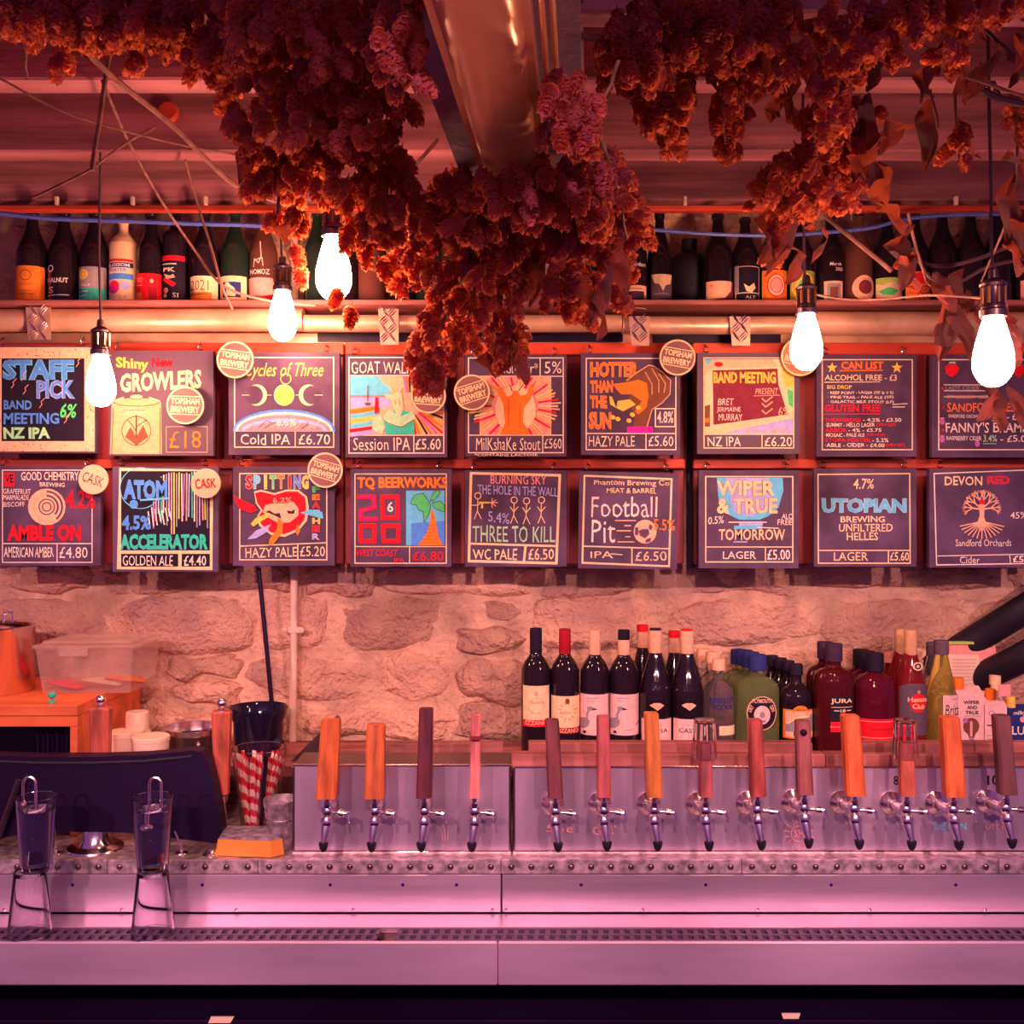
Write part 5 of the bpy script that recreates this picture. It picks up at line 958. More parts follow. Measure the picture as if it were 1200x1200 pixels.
# pot
M['potsteel'] = mat('pot_steel', (.80, .62, .62), .16, 1.0)
pt = thing('steel_pot', 'tall shiny steel pot standing on the orange cabinet at the left edge', 'pot', (X(-12, 2.42), 2.42, zc)); r_ = S(49, 2.42); pc = (X(-12, 2.42), 2.42, zc+.0005)
m_ = MB(); m_.lathe([(0, 0), (r_*.96, 0), (r_, .006), (r_, .148), (r_*1.015, .150), (r_*1.015, .154), (r_*.98, .154), (r_*.97, .01), (0, .008)], pc, 40); part('body', m_, M['potsteel'], pt, True)
m_ = MB(); m_.lathe([(r_*.97, .154), (r_*.9, .160), (r_*.3, .168), (.0, .169)], pc, 40); part('lid', m_, M['potsteel'], pt, True)
m_ = MB(); m_.tube([Vector(pc)+Vector((.035, 0, .165)), Vector(pc)+Vector((.035, 0, .182)), Vector(pc)+Vector((.055, 0, .184)), Vector(pc)+Vector((.055, 0, .165))], .004, 8); part('lid_handle', m_, M['chrome'], pt, True)
m_ = MB(); cc = Vector(pc)+Vector((.022, -r_-.004, .06)); m_.tube([cc+Vector((.028*math.cos(a), .006*abs(math.cos(a)), .028*math.sin(a))) for a in [2*PI*k/20 for k in range(21)]], .0022, 6); part('ring_mark', m_, M['blackp'], pt, True, label='black ring on the front')
# plastic tub
tub = thing('plastic_tub', 'translucent plastic tub of packets with a lid on the orange cabinet', 'tub', (X(104, 2.42), 2.47, zc))
xa, xb = X(46, 2.40), X(160, 2.40); zt = zc + .105
m_ = MB(); k = .012; lo = [(xa+k, 2.38+k), (xb-k, 2.38+k), (xb-k, 2.56-k), (xa+k, 2.56-k)]; hi = [(xa, 2.38), (xb, 2.38), (xb, 2.56), (xa, 2.56)]
m_.add([(x, y, zc+.001) for x, y in lo] + [(x, y, zt) for x, y in hi], [(0,1,2,3)] + [(i, (i+1) % 4, 4+(i+1) % 4, 4+i) for i in range(4)]); part('tub_body', m_, M['plastic'], tub)
m_ = MB(); m_.rbox((xa-.006, 2.372, zt), (xb+.006, 2.568, zt+.008), .003); m_.rbox((xa+.01, 2.39, zt+.008), (xb-.01, 2.55, zt+.016), .003); part('lid', m_, M['plastic'], tub)
m_ = MB(); m_.rbox((xa+.06, 2.366, zt-.016), (xb-.10, 2.371, zt+.004), .001); part('clip', m_, M['plastic'], tub)
for i, (x, c_, lab) in enumerate(((80, 'red', 'red and cream packet lying in the plastic tub'), (118, 'cream', 'cream printed packet lying in the plastic tub'), (140, 'orange', 'orange packet lying in the plastic tub'))):
    m_ = MB(); xx = X(x, 2.45); MR = Matrix.Translation((xx, 2.45+.02*i, zc+.012+.003*i)) @ Matrix.Rotation(.25*i-.2, 4, 'Z') @ Matrix.Rotation(.15, 4, 'Y')
    n = 6; vs = []
    for side in (1, -1):
        for j in range(n+1):
            for q in range(n+1):
                u, v = -1+2*q/n, -1+2*j/n; vs.append(MR @ Vector((u*.045, v*.03, side*.008*(1-u*u)*(1-v*v)+.001*side)))
    N1 = (n+1)*(n+1); fs = [(j*(n+1)+q, j*(n+1)+q+1, (j+1)*(n+1)+q+1, (j+1)*(n+1)+q) for j in range(n) for q in range(n)]; fs += [tuple(N1+i_ for i_ in f[::-1]) for f in fs[:n*n]]
    m_.add(vs, fs); solo('packet', m_, M[c_], lab, 'packet', 'packets inside the plastic tub', smooth=True)
tt = thing('tree_figurine', 'tiny green tree figurine standing on the front edge of the orange cabinet', 'figurine', P(61, 812, 2.27)); m_ = MB(); c0 = (X(61, 2.27), 2.27, zc+.0005); m_.lathe([(.009, 0), (.009, .002), (.0025, .004), (.002, .012), (0, .013)], c0, 12); part('trunk', m_, M['teal'], tt, True)
m_ = MB(); m_.ball((c0[0], c0[1], zc+.017), .009, 12, kz=.8); part('crown', m_, M['teal'], tt, True)
# black straws / stirrers in a holder in the cabinet
for i in range(7):
    x = 44 + i*6; d_ = 2.33 + .012*(i % 2); m_ = MB(); lean = (i-3)*.8 - (5 if i == 0 else 0)
    m_.tube([P(x-lean-(6 if i == 0 else 0), 890, d_), P(x, 846, d_), P(x+1, 844, d_)], .0042, 8)
    o_ = thing('stirrer', 'black bar stirrer with shiny tip, one of a bunch inside the orange cabinet', 'stirrer', P(x, 890, d_), 'black stirrers inside the cabinet'); part('rod', m_, M['blackp'], o_, True)
    m_ = MB(); m_.tube([P(x, 847, d_), P(x, 843, d_)], .0055, 8); part('tip', m_, M['chrome'], o_, True)
# cups and containers on the back shelf left
def cup(x, w_, y0, y1, d, lab, m='paper', n=3, taper=.86):
    t = thing('paper_cup_stack', lab, 'cup stack', P(x, y1, d)); r = S(w_/2, d); z0 = P(x, y1, d).z; H = P(x, y0, d).z - z0
    for i in range(n):
        m_ = MB(); a = H*(.0 + .10*i); b = H*(1-.10*(n-1-i)); q = .006*0
        rr = lambda z: r*(1 - (1-taper)*(z/H))
        m_.lathe([(0, a), (rr(a)*.99, a), (rr(a), a+.001), (rr(b)*.995, b-.002), (rr(b)*.9, b), (0, b)], (X(x, d), d, z0), 24); part('cup', m_, M[m], t, True) if i == n-1 or True else None
        break
    m_ = MB()
    for i in range(n): m_.lathe([(r*1.02, H*(.02+.10*i)), (r*1.05, H*(.02+.10*i)+.002), (r*1.02, H*(.02+.10*i)+.004)], (X(x, d), d, z0), 24)
    part('rims', m_, M[m], t, True); return t
cup(161, 29, 825, 868, 2.44, 'stack of pale paper cups turned upside down left of the steel bin')
def tubc(x0, x1, y0, y1, d, lab):
    m_ = MB(); r = S((x1-x0)/2, d); p = P((x0+x1)/2, y1, d); H = P(0, y0, d).z - p.z
    m_.lathe([(0, 0), (r*.9, 0), (r*.93, .002), (r*.98, H*.86), (r*1.02, H*.87), (r*1.02, H), (r*.97, H+.002), (0, H+.001)], p, 28); o = solo('food_tub', m_, M['paper'], lab, 'tub', 'pale tubs behind the screens', smooth=True, loc=tuple(p))
    return o
tubc(128, 168, 857, 896, 2.40, 'round pale lidded tub at the left behind the black screens'); tubc(155, 198, 863, 896, 2.33, 'round pale lidded tub in front at the right behind the black screens')
bn = thing('steel_bin', 'dark polished metal bin behind the black screens', 'bin', P(226, 892, 2.42)); m_ = MB(); r_ = S(30, 2.42); p = P(226, 892, 2.42); m_.lathe([(0, 0), (r_*.85, 0), (r_*.86, .001), (r_, .078), (r_*1.03, .080), (r_*1.03, .084), (r_*.97, .083), (r_*.84, .004), (0, .004)], p, 36); part('body', m_, M['chrome'], bn, True)
m_ = MB(); m_.lathe([(r_*.93, .012), (r_*1.0, .066)], p, 36); part('dark_band', m_, M['dchrome'], bn, True)
m_ = MB(); m_.ball(p + Vector((r_*.5, -r_*.9, .05)), .006); part('knob', m_, M['chrome'], bn, True)
ib = thing('ice_bucket', 'glossy black ice bucket with flared lip behind the straw jar', 'bucket', P(303, 886, 2.46)); p = P(303, 886, 2.46); r_ = S(30, 2.46)
m_ = MB(); m_.lathe([(0, 0), (r_*.88, 0), (r_*.9, .003), (r_*.98, .085), (r_*1.12, .105), (r_*1.15, .116), (r_*1.10, .119), (r_*.95, .106), (r_*.85, .01), (0, .01)], p, 40); part('body', m_, mat('gloss_black', (.012, .008, .03), .08, spec=.6), ib, True)
m_ = MB(); m_.ball(p + Vector((r_*.92, -.04, .040)), .014); part('knob', m_, M['blackr'], ib, True)
# straw jar
def glass_mesh(c, r0, r1, h, th=.003, base=.008, n=32, inverted=False):
    m_ = MB(); pr = [(0, 0), (r0*.96, 0), (r0, .002), (r1, h-.001), (r1-th*.5, h), (r1-th, h-.001), (r0-th, base), (0, base)]
    if inverted: pr = [(a, h-b) for a, b in pr][::-1]
    m_.lathe([(max(a, 1e-5), b) for a, b in pr], c, n); return m_
jc = (X(303, 2.25), 2.255, CT+.0005); solo('straw_jar', glass_mesh(jc, .036, .060, .192), M['glass'], 'tall clear glass jar holding red and white striped paper straws', 'jar', smooth=True, loc=jc)
ms = bpy.data.materials.new('striped_straw'); ms.use_nodes = True; N_ = ms.node_tree.nodes; Lk = ms.node_tree.links
uv = N_.new('ShaderNodeTexCoord'); wv = N_.new('ShaderNodeTexWave'); wv.bands_direction = 'DIAGONAL'; wv.inputs['Scale'].default_value = 22; Lk.new(uv.outputs['Object'], wv.inputs[0]); rp = N_.new('ShaderNodeValToRGB'); rp.color_ramp.interpolation = 'CONSTANT'
rp.color_ramp.elements[0].color = (.85, .01, .03, 1); rp.color_ramp.elements[1].position = .5; rp.color_ramp.elements[1].color = (1, .72, .62, 1); Lk.new(wv.outputs['Fac'], rp.inputs[0]); Lk.new(rp.outputs[0], N_['Principled BSDF'].inputs['Base Color']); M['straw'] = ms
for i in range(18):
    fx = i/17; x1 = 277 + fx*56 + R.uniform(-1.5, 1.5); x0 = 297 + (fx-.4)*16; dd = 2.245 + R.uniform(-.018, .022); yt = 879 + R.uniform(0, 10)
    if 309 < x1 < 315: continue
    m_ = MB(); m_.tube([P(x0, 968, dd), P(x1, yt, dd)], .0034, 8)
    solo('paper_straw', m_, M['straw'], 'red and white striped paper straw, one of the bunch in the glass jar', 'straw', 'striped straws in the glass jar', smooth=True, loc=tuple(P(x0, 968, dd)))
m_ = MB(); m_.tube([P(306, 966, 2.23), P(312, 885, 2.23)], .0045, 8); solo('black_straw', m_, M['blackp'], 'single black straw among the striped ones', 'straw', smooth=True)
bk = thing('small_bucket', 'small galvanised bucket tucked between straw jar and left tap box', 'bucket', P(327, 994, 2.19)); p = (X(330, 2.17), 2.170, CT+.0005); m_ = MB(); m_.lathe([(0, 0), (.027, 0), (.028, .001), (.036, .098), (.0375, .100), (.0375, .104), (.035, .103), (.027, .004), (0, .004)], p, 28); part('body', m_, M['galv'], bk, True)
m_ = MB(); m_.lathe([(.0330, .062), (.0345, .064), (.0340, .066)], p, 28); part('hoop', m_, M['chrome'], bk, True)
m_ = MB(); q = Vector(p); m_.tube([q+Vector((.036*math.cos(a), -.01-.028*math.sin(a)*.5, .098-.02*math.sin(a))) for a in [PI*k/10 for k in range(11)]], .0013, 6); part('handle', m_, M['chrome'], bk, True)
gp = (X(334, 2.33), 2.33, LG+.1); solo('tumbler', glass_mesh((X(336, 2.30), 2.31, CT+.0005), .022, .028, .145), M['glass'], 'clear tumbler standing behind the small galvanised bucket', 'glass', smooth=True)
# orange block
bl = thing('orange_block', 'flat orange block with rough grey top at the counter edge left of the taps', 'block', P(293, 1004, 2.12)); o8 = [(252,2.118),(318,2.106),(333,2.125),(331,2.20),(262,2.205)]
m_ = MB(); pts = [(X(x, d), d) for x, d in o8]; n = len(pts); z0_, z1_ = CT+.0015, CT+.034; k = .93; cx_ = sum(p[0] for p in pts)/n; cy_ = sum(p[1] for p in pts)/n
m_.add([(x, y, z0_) for x, y in pts] + [(cx_+(x-cx_)*k, cy_+(y-cy_)*k, z1_) for x, y in pts], [tuple(range(n))[::-1], tuple(range(n, 2*n))] + [(i, (i+1) % n, n+(i+1) % n, n+i) for i in range(n)]); part('body', m_, mat('block_orange', (.95, .32, .05), .5, var=.15), bl)
m_ = MB(); k = .90; m_.add([(cx_+(x-cx_)*.925, cy_+(y-cy_)*.925, z1_+.0004) for x, y in pts] + [(cx_+(x-cx_)*k, cy_+(y-cy_)*k, z1_+.004) for x, y in pts], [tuple(range(n, 2*n))] + [(i, (i+1) % n, n+(i+1) % n, n+i) for i in range(n)]); part('rough_top', m_, mat('rough_grey', (.30, .22, .30), .8, var=.6, vscale=60, bump=.6, bscale=90), bl, label='rough grey top')
# hand pull handles
def handpull(x, y0, y1, yb, d, w0, w1, lab, base=True):
    t = thing('hand_pull', lab, 'hand pull', P(x, yb, d), 'wooden hand pulls with chrome ball tops'); a, b = S(w0/2, d), S(w1/2, d); p = P(x, y1, d); H = P(x, y0, d).z-p.z
    m_ = MB(); vs = []; 
    for z, w_ in ((0, b), (H*.98, a), (H, a*.9)):
        for sx, sy in ((-1,-.6),(-.7,-1),(.7,-1),(1,-.6),(1,.6),(.7,1),(-.7,1),(-1,.6)): vs.append((p.x+sx*w_, d+sy*w_*.8, p.z+z))
    m_.add(vs, [(i*8+k, i*8+(k+1) % 8, (i+1)*8+(k+1) % 8, (i+1)*8+k) for i in range(2) for k in range(8)] + [tuple(range(16, 24)), tuple(range(7, -1, -1))]); part('grip', m_, wood('terra', WC['terra']), t)
    m_ = MB(); m_.lathe([(S(5,d), 0), (S(5,d), .004), (S(2.5,d), .007)], (p.x, d, p.z+H), 14); m_.ball((p.x, d, p.z+H+.006+S(6, d)), S(6, d), 16); part('ball_top', m_, M['chrome'], t, True)
    if base:
        zb = CT+.001; h2 = p.z - zb
        m_ = MB(); m_.lathe([(.016, 0), (.014, .004), (.0085, .010), (.0075, h2*.35), (.010, h2*.55), (.0085, h2*.8), (.013, h2*.88), (.0135, h2*.97), (.009, h2)], (p.x, d, zb), 20); part('stem', m_, M['chrome'], t, True)
        m_ = MB(); m_.tube([(p.x+.004, d-.01, zb+.030), (p.x+.026, d-.016, zb+.022), (p.x+.020, d-.016, zb+.008)], [.008, .007, .004], 10); part('cam', m_, M['chrome'], t, True)
    return t
handpull(260, 833, 930, 985, 2.215, 22, 16, 'wooden hand pull with chrome ball top right of the black screens'); handpull(118, 829, 900, 985, 2.225, 24, 20, 'wooden hand pull with chrome ball top in front of the orange cabinet')
m_ = MB(); m_.lathe([(.0, 0), (.018, 0), (.018, .002), (.010, .008), (.006, .014), (0, .015)], (X(247, 2.12), 2.125, CT+.0005), 18); part('dome_cover', m_, M['chrome'], bar, True)
# till screens seen from behind
def screen(pts, d0, d1, lab, base=None):
    t = thing('till_screen', lab, 'till screen', P(sum(p[0] for p in pts)/len(pts), 990, d0))
    m_ = MB(); m_.prism(pts, d0, d1); part('housing', m_, M['blackp'], t)
    m_ = MB(); q = [(x, y+2.2) for x, y in pts[:6]]; m_.tube([P(x, y+7, d0-.001) for x, y in pts[1:6]], .0035, 6); part('ridge', m_, M['blackr'], t, True)
    bx = X(base, 2.17)
    m_ = MB(); m_.lathe([(.058, 0), (.056, .004), (.034, .008), (.026, .018), (.024, .04), (0, .04)], (bx, 2.17, CT+.0005), 36); part('foot', m_, M['chrome'], t, True)
    return t
screen([(-60,890),(-10,885),(40,887),(110,887),(170,885),(225,879.5),(235,881),(244,893),(252,925),(258,960),(260,983),(250,988),(150,976),(40,974),(10,980),(-10,988),(-60,990)], 2.150, 2.190, 'wide glossy black till screen seen from behind on a chrome foot', 112)
m_ = MB(); m_.tube([P(-4,985,2.13), P(22,914,2.13)], .006, 8); solo('support_strut', m_, M['dchrome'], 'slanting dark strut in front of the till screen at the left edge', 'strut', smooth=True)
# stacked pint glasses on the tray, upper one with water and a bent tube
for (xa_, xg, lab1, lab2, lab3, lab4, ut) in ((33, 44, 'upturned pint glass on the drip grate, left of the two', 'pint glass of water balanced on the upturned glass, left of the two', 'water in the left stacked pint glass', 'bent chrome tube hooked into the left stacked pint glass', (27, 42, 913, 942)), (177, 180, 'upturned pint glass on the drip grate, right of the two', 'pint glass of water balanced on the upturned glass, right of the two', 'water in the right stacked pint glass', 'bent chrome tube hooked into the right stacked pint glass', (175, 189, 913, 966))):
    d = 1.985; c = (X(xa_+2, d), d, TR+.001); hb = .122
    rb, rt = (.0405, .029); solo('pint_glass', glass_mesh(c, rt, rb, hb, inverted=True), M['glass'], lab1, 'glass', 'pint glasses stacked on the tray', smooth=True, loc=c)
    c2 = (X(xg-1, d), d, TR+hb+.002); h2 = .142; solo('pint_glass', glass_mesh(c2, .029, .0385, h2, base=.012), M['glass'], lab2, 'glass', 'pint glasses stacked on the tray', smooth=True, loc=c2)
    m_ = MB(); r0 = .029-.0034; f = .118/h2; m_.lathe([(1e-5, .0125), (r0-.0003, .0125), (r0+(.0385-.029)*f-.0004, .118), (1e-5, .118)], c2, 32); solo('water', m_, M['water'], lab3, 'water', 'water in the stacked pint glasses', smooth=True, loc=c2)
    x0_, x1_, yt, yb = ut; dd = 2.0; r_ = (x1_-x0_)/2; m_ = MB(); xm = (x0_+x1_)/2
    pts = [P(x0_, yb, dd)] + [P(xm-r_*math.cos(a), yt+6-r_*math.sin(a)*1.1, dd) for a in [PI*k/10 for k in range(11)]] + [P(x1_, 950, dd)]
    m_.tube(pts, .0028, 8); o_ = thing('bent_tube', lab4, 'tube', tuple(P(x0_, yb, dd)), 'bent tubes in the stacked pint glasses'); part('tube', m_, M['chrome'], o_, True)
    m_ = MB(); m_.lathe([(.004, 0), (.0075, .004), (.0065, .009), (.003, .012)], P(x0_, yb+3, dd), 12); part('nozzle', m_, M['chrome'], o_, True)
for x in (64, 212):
    m_ = MB(); m_.lathe([(.014, 0), (.013, .002), (.004, .004), (.0035, .010), (0, .012)], (X(x, 2.13), 2.135, CT+.0005), 16); m_.tube([(X(x, 2.13), 2.135, CT+.010), (X(x-9, 2.13), 2.14, CT+.045)], .0022, 6)
    solo('counter_bolt', m_, M['chrome'], {64: 'small chrome bolt with stay on the counter beside the left glass', 212: 'small chrome bolt with stay on the counter beside the right glass'}[x], 'bolt', 'chrome bolts on the counter top', smooth=True)
# ---------------------------------------------------------------- steel beam and the metal duct lamp under it
def lead(pt, zoff):   # a photo point seen at height zoff above the camera
    d = zoff*F/(600-pt[1]); return P(pt[0], pt[1], d)
zb_ = .49; A0, A1 = lead((484, 60), zb_), lead((603, 368), zb_); B0, B1 = lead((681, 60), zb_), lead((686, 368), zb_)
bm = thing('steel_beam', 'flaking blue-grey painted steel beam running from the viewer to the wall', 'beam', tuple(A1))
A0 = A1 + (A0-A1)*1.25; B0 = B1 + (B0-B1)*1.25
def slab(a0, b0, b1, a1, z0, z1): return MB().add([Vector((q.x, q.y, z0)) for q in (a0, b0, b1, a1)] + [Vector((q.x, q.y, z1)) for q in (a0, b0, b1, a1)], [(0,3,2,1),(4,5,6,7),(0,1,5,4),(1,2,6,5),(2,3,7,6),(3,0,4,7)])
part('lower_flange', slab(A0, B0, B1, A1, CZ+zb_, CZ+zb_+.014), M['beam'], bm)
c0, c1 = (A0+B0)/2, (A1+B1)/2; s_ = (B0-A0).normalized()*.006
part('web', slab(c0-s_, c0+s_, c1+s_, c1-s_, CZ+zb_+.014, CZ+zb_+.235), M['beam'], bm)
part('upper_flange', slab(A0, B0, B1, A1, CZ+zb_+.235, CZ+zb_+.249), M['beam'], bm)
dl = thing('tube_casing', 'smooth copper-coloured rounded metal casing fixed under the steel beam', 'casing', tuple((A1+B1)/2 - Vector((0, .6, .05))))
zd = .445; C0, C1 = lead((508, 0), zd), lead((571, 205), zd); D0, D1 = lead((611, 0), zd), lead((634, 205), zd)
C0 = C1+(C0-C1)*1.35; D0 = D1+(D0-D1)*1.35; C2 = C1+(C1-C0)*.04; D2 = D1+(D1-D0)*.04
m_ = MB(); n = 18; vs = []; SEG = 6
for i in range(SEG+1):
    f = i/SEG; l = C0.lerp(C2, f); r = D0.lerp(D2, f); mid = (l+r)/2; hw = (r-l)/2
    for k in range(n+1):
        a = PI*k/n; vs.append(mid + hw*(-math.cos(a)) + Vector((0, 0, -.030*math.sin(a)**.8 if 0 < k < n else 0)))
m_.add(vs, [(i*(n+1)+k, i*(n+1)+k+1, (i+1)*(n+1)+k+1, (i+1)*(n+1)+k) for i in range(SEG) for k in range(n)] + [tuple(range(n, -1, -1)), tuple(SEG*(n+1)+k for k in range(n+1))])
part('cover', m_, M['copper'], dl, True)
u = (D0-C0).normalized()
part('side_rail', slab(C0-u*.007, C0+u*.001, C2+u*.001, C2-u*.007, CZ+zd-.006, CZ+zd+.030), M['copper'], dl); part('side_rail', slab(D0-u*.001, D0+u*.007, D2+u*.007, D2-u*.001, CZ+zd-.006, CZ+zd+.030), M['copper'], dl)
m_ = MB(); q0, q1 = D0+u*.016, D0.lerp(D2, .62)+u*.016; q2 = D0+u*.026; q3 = D0.lerp(D2, .62)+u*.026; dz = Vector((0, 0, .02)); m_.tube([q0+dz, q1+dz, q1+dz+(q1-q0).normalized()*.008+u*.005, q3+dz, q2+dz], .0032, 8); part('conduit_loop', m_, M['copper'], dl, True)
# ---------------------------------------------------------------- hanging bulbs
def bulb(x, yc, wpx, cord, lab, socket=1.0, cage=False):
    d = S(1, 1) and .062*F/wpx; d = .062*F/wpx
    r = .031; c = P(x, yc, d); t = thing('hanging_bulb', lab, 'bulb lamp', tuple(c - Vector((0,0,.055))), 'lit filament bulbs on cords')
    m_ = MB(); pr = [(1e-5, -.050), (.010, -.049), (.020, -.042), (.0285, -.028), (.031, -.014), (.0295, .004), (.025, .024), (.0195, .044), (.0145, .060), (.0135, .066)]
    m_.lathe(prof_sm(pr), c, 24); part('glass_bulb', m_, M['bulb'], t, True)
    m_ = MB(); m_.lathe([(.017, .058), (.021, .060), (.0215, .070), (.0185, .073), (.0185, .078), (.017, .080), (.017, .106), (.0205, .108), (.021, .112), (.013, .118), (.008, .121), (.007, .134), (.003, .137)], c, 20); part('socket', m_, M['dchrome'], t, True)
    m_ = MB()
    for k in range(8):
        a = 2*PI*k/8; o = Vector((.0178*math.cos(a), .0178*math.sin(a), 0)); m_.tube([c+o+Vector((0,0,.080)), c+o+Vector((0,0,.106))], .0028, 6)
    part('socket_ribs', m_, M['brass'], t, True)
    m_ = MB(); m_.tube([c+Vector((0, 0, .135))] + [P(px, py, d) for px, py in cord], .0028, 6); part('cord', m_, M['cord'], t, True)
    return t
bulb(118, 449, 34, [(116, 300), (118, 150), (119, 60), (120, -40)], 'lit filament bulb hanging lowest at the left over the speckled board')
bulb(331, 373, 33, [(330, 300), (328, 250), (326, 200)], 'lit filament bulb above the moons board, smaller of the close pair')
bulb(391, 318, 42, [(390, 240), (388, 190), (386, 60), (385, -40)], 'large lit filament bulb beneath the left mass of hops')
bulb(945, 404, 37, [(943, 330), (942, 260), (941, 150), (941, -40)], 'lit filament bulb in front of a round badge, right of centre')
bulb(1164, 416, 46, [(1162, 300), (1161, 200), (1159, 118), (1157, -40)], 'largest lit filament bulb near the right edge with dry leaves around it')
CG = 'cords and wires under the ceiling'
for i, (pts, r, m, lab) in enumerate((
 ([(-30,82,1.7),(0,92,1.7),(55,122,1.75),(110,143,1.8),(200,167,1.9),(275,181,2.0),(330,190,2.1)], .0022, 'stem', 'thin pale wire sagging from the left edge to the hops'),
 ([(20,-20,1.5),(95,55,1.6),(140,97,1.7),(205,150,1.85),(272,214,2.0),(330,237,2.1)], .0052, 'stem', 'thick straight pale stalk slanting down to the right at the upper left'),
 ([(131,52,1.7),(124,90,1.7),(117,140,1.7),(112,170,1.7),(108,200,1.7)], .0042, 'stem', 'twisted dry vine hanging straight down at the upper left'),
 ([(38,232,2.0),(70,217,1.95),(105,199,1.9),(128,182,1.9),(152,165,1.9),(182,149,1.95)], .0026, 'stem', 'thin wire crossing the vine towards the wall cap'),
 ([(120,95,1.8),(150,165,2.0),(187,232,2.2),(226,290,2.3),(262,335,2.3),(318,353,2.35),(370,358,2.35)], .0030, 'stem', 'long thin stem falling across the high bottles to the small bulb'),
 ([(217,188,2.2),(232,240,2.3),(248,292,2.3),(260,335,2.3),(272,362,2.35)], .0030, 'stem', 'thin stem falling in front of the 2021 bottle'),
 ([(935,205,1.75),(955,242,2.1),(990,272,2.1),(1030,305,2.1),(1045,318,2.1)], .0050, 'stem', 'pale thick stalk in front of the right high bottles'),
 ([(946,343,2.04),(985,350,2.1),(1030,351,2.1),(1090,346,1.9),(1160,350,1.67)], .0022, 'stem', 'thin pink cord arcing under the right high bottles'),
 ([(1060,300,2.0),(1100,312,2.0),(1140,305,2.0),(1180,290,2.0),(1230,275,2.0)], .0040, 'cord', 'dark twisted wire swagged by the right-hand bulb, upper strand'),
 ([(1070,290,2.0),(1090,325,2.0),(1120,332,2.0),(1160,312,2.0),(1220,300,2.0)], .0036, 'cord', 'dark twisted wire swagged by the right-hand bulb, lower strand'),
 ([(1110,75,1.6),(1130,92,1.6),(1155,108,1.6),(1180,118,1.6),(1230,128,1.6)], .0055, 'cord', 'dark forked branch at the upper right'),
 ([(1140,20,1.6),(1165,45,1.6),(1200,75,1.6)], .0030, 'cord', 'thin dark twig at the top right corner'),
 ([(455,222,2.2),(480,200,2.2),(512,165,2.2),(530,140,2.3)], .0040, 'stem', 'thin stem left of the steel beam'))):
    cable('cord_or_stem', pts, r, M[m], lab, 'cord', CG)
m_ = MB(); m_.lathe([(.020, 0), (.022, .003), (.022, .012), (.018, .016), (0, .017)], P(199, 133, 2.19), 24, M=Matrix.Rotation(PI/2, 3, 'X')); solo('joist_cap', m_, M['redwood_h'], 'round reddish cap fixed to the face of the middle joist', 'cap', smooth=True)
for x, y, dx in ((100, 165, -3), (106, 172, 2)):
    pass
# ---------------------------------------------------------------- dried hops
def bract(m_, c, az, el, ln, wd, curl):
    out = Vector((math.cos(az), math.sin(az), 0)); dn = Vector((0, 0, -1)); sd = Vector((-math.sin(az), math.cos(az), 0))
    dir_ = (out*math.cos(el) + dn*math.sin(el)).normalized(); nr = (out*math.sin(el) - dn*math.cos(el))
    p0 = c - sd*wd*.25; p1 = c + sd*wd*.25; m1 = c + dir_*ln*.5 + nr*ln*.16; tip = c + dir_*ln*(1-.1*curl) - nr*ln*.02 + out*ln*.18*curl
    m_.add([p0, p1, m1+sd*wd*.5, m1-sd*wd*.5, m1+nr*ln*.06, tip], [(0,1,4),(1,2,4),(0,4,3),(4,2,5),(4,5,3)])
def cone_mesh(seed, L=.036, W=.0115):
    q = random.Random(seed); m_ = MB(); rows = 7
    for j in range(rows):
        f = j/(rows-1); z = -L*f*.80; rr = W*math.sin(PI*(.18+.66*f))*.55; n = 6 if j < rows-1 else 4
        for k in range(n):
            az = 2*PI*(k + .5*(j % 2))/n + q.uniform(-.2, .2); el = .95 + .35*f + q.uniform(-.4, .25)
            bract(m_, Vector((rr*math.cos(az), rr*math.sin(az), z)), az, el, L*.34*(1.05-.25*f), W*1.15*(1-.25*f), q.uniform(-.2, 1.0))
    m_.lathe([(1e-5, -L*.85), (W*.4, -L*.6), (W*.5, -L*.3), (W*.25, 0), (.0012, .004), (.001, .010)], (0, 0, 0), 5)
    return m_.mesh([M['hop']], (0,0,0))
CONES = [cone_mesh(i) for i in range(6)]
def leaf_mesh(seed, ln, wd):
    q = random.Random(seed); m_ = MB(); n = 7; vs = []
    for i in range(n+1):
        f = i/n; hw = wd*math.sin(PI*min(1, f*.93+.05))**.8*.5; cz = -ln*f; cy = .012*math.sin(f*5+seed)*ln/.06
        for k, s_ in enumerate((-1, -.5, 0, .5, 1)):
            vs.append((s_*hw + .004*math.sin(f*7+seed), cy + (abs(s_)*hw*.8*math.sin(f*9+seed+s_) + q.uniform(-1, 1)*.003), cz + q.uniform(-1, 1)*.003))
    m_.add(vs, [(i*5+k, i*5+k+1, (i+1)*5+k+1, (i+1)*5+k) for i in range(n) for k in range(4)]); return m_.mesh([M['leaf']], (0,0,0), True)
LEAVES = [leaf_mesh(i, .06+.012*i, .028+.004*(i % 3)) for i in range(5)]
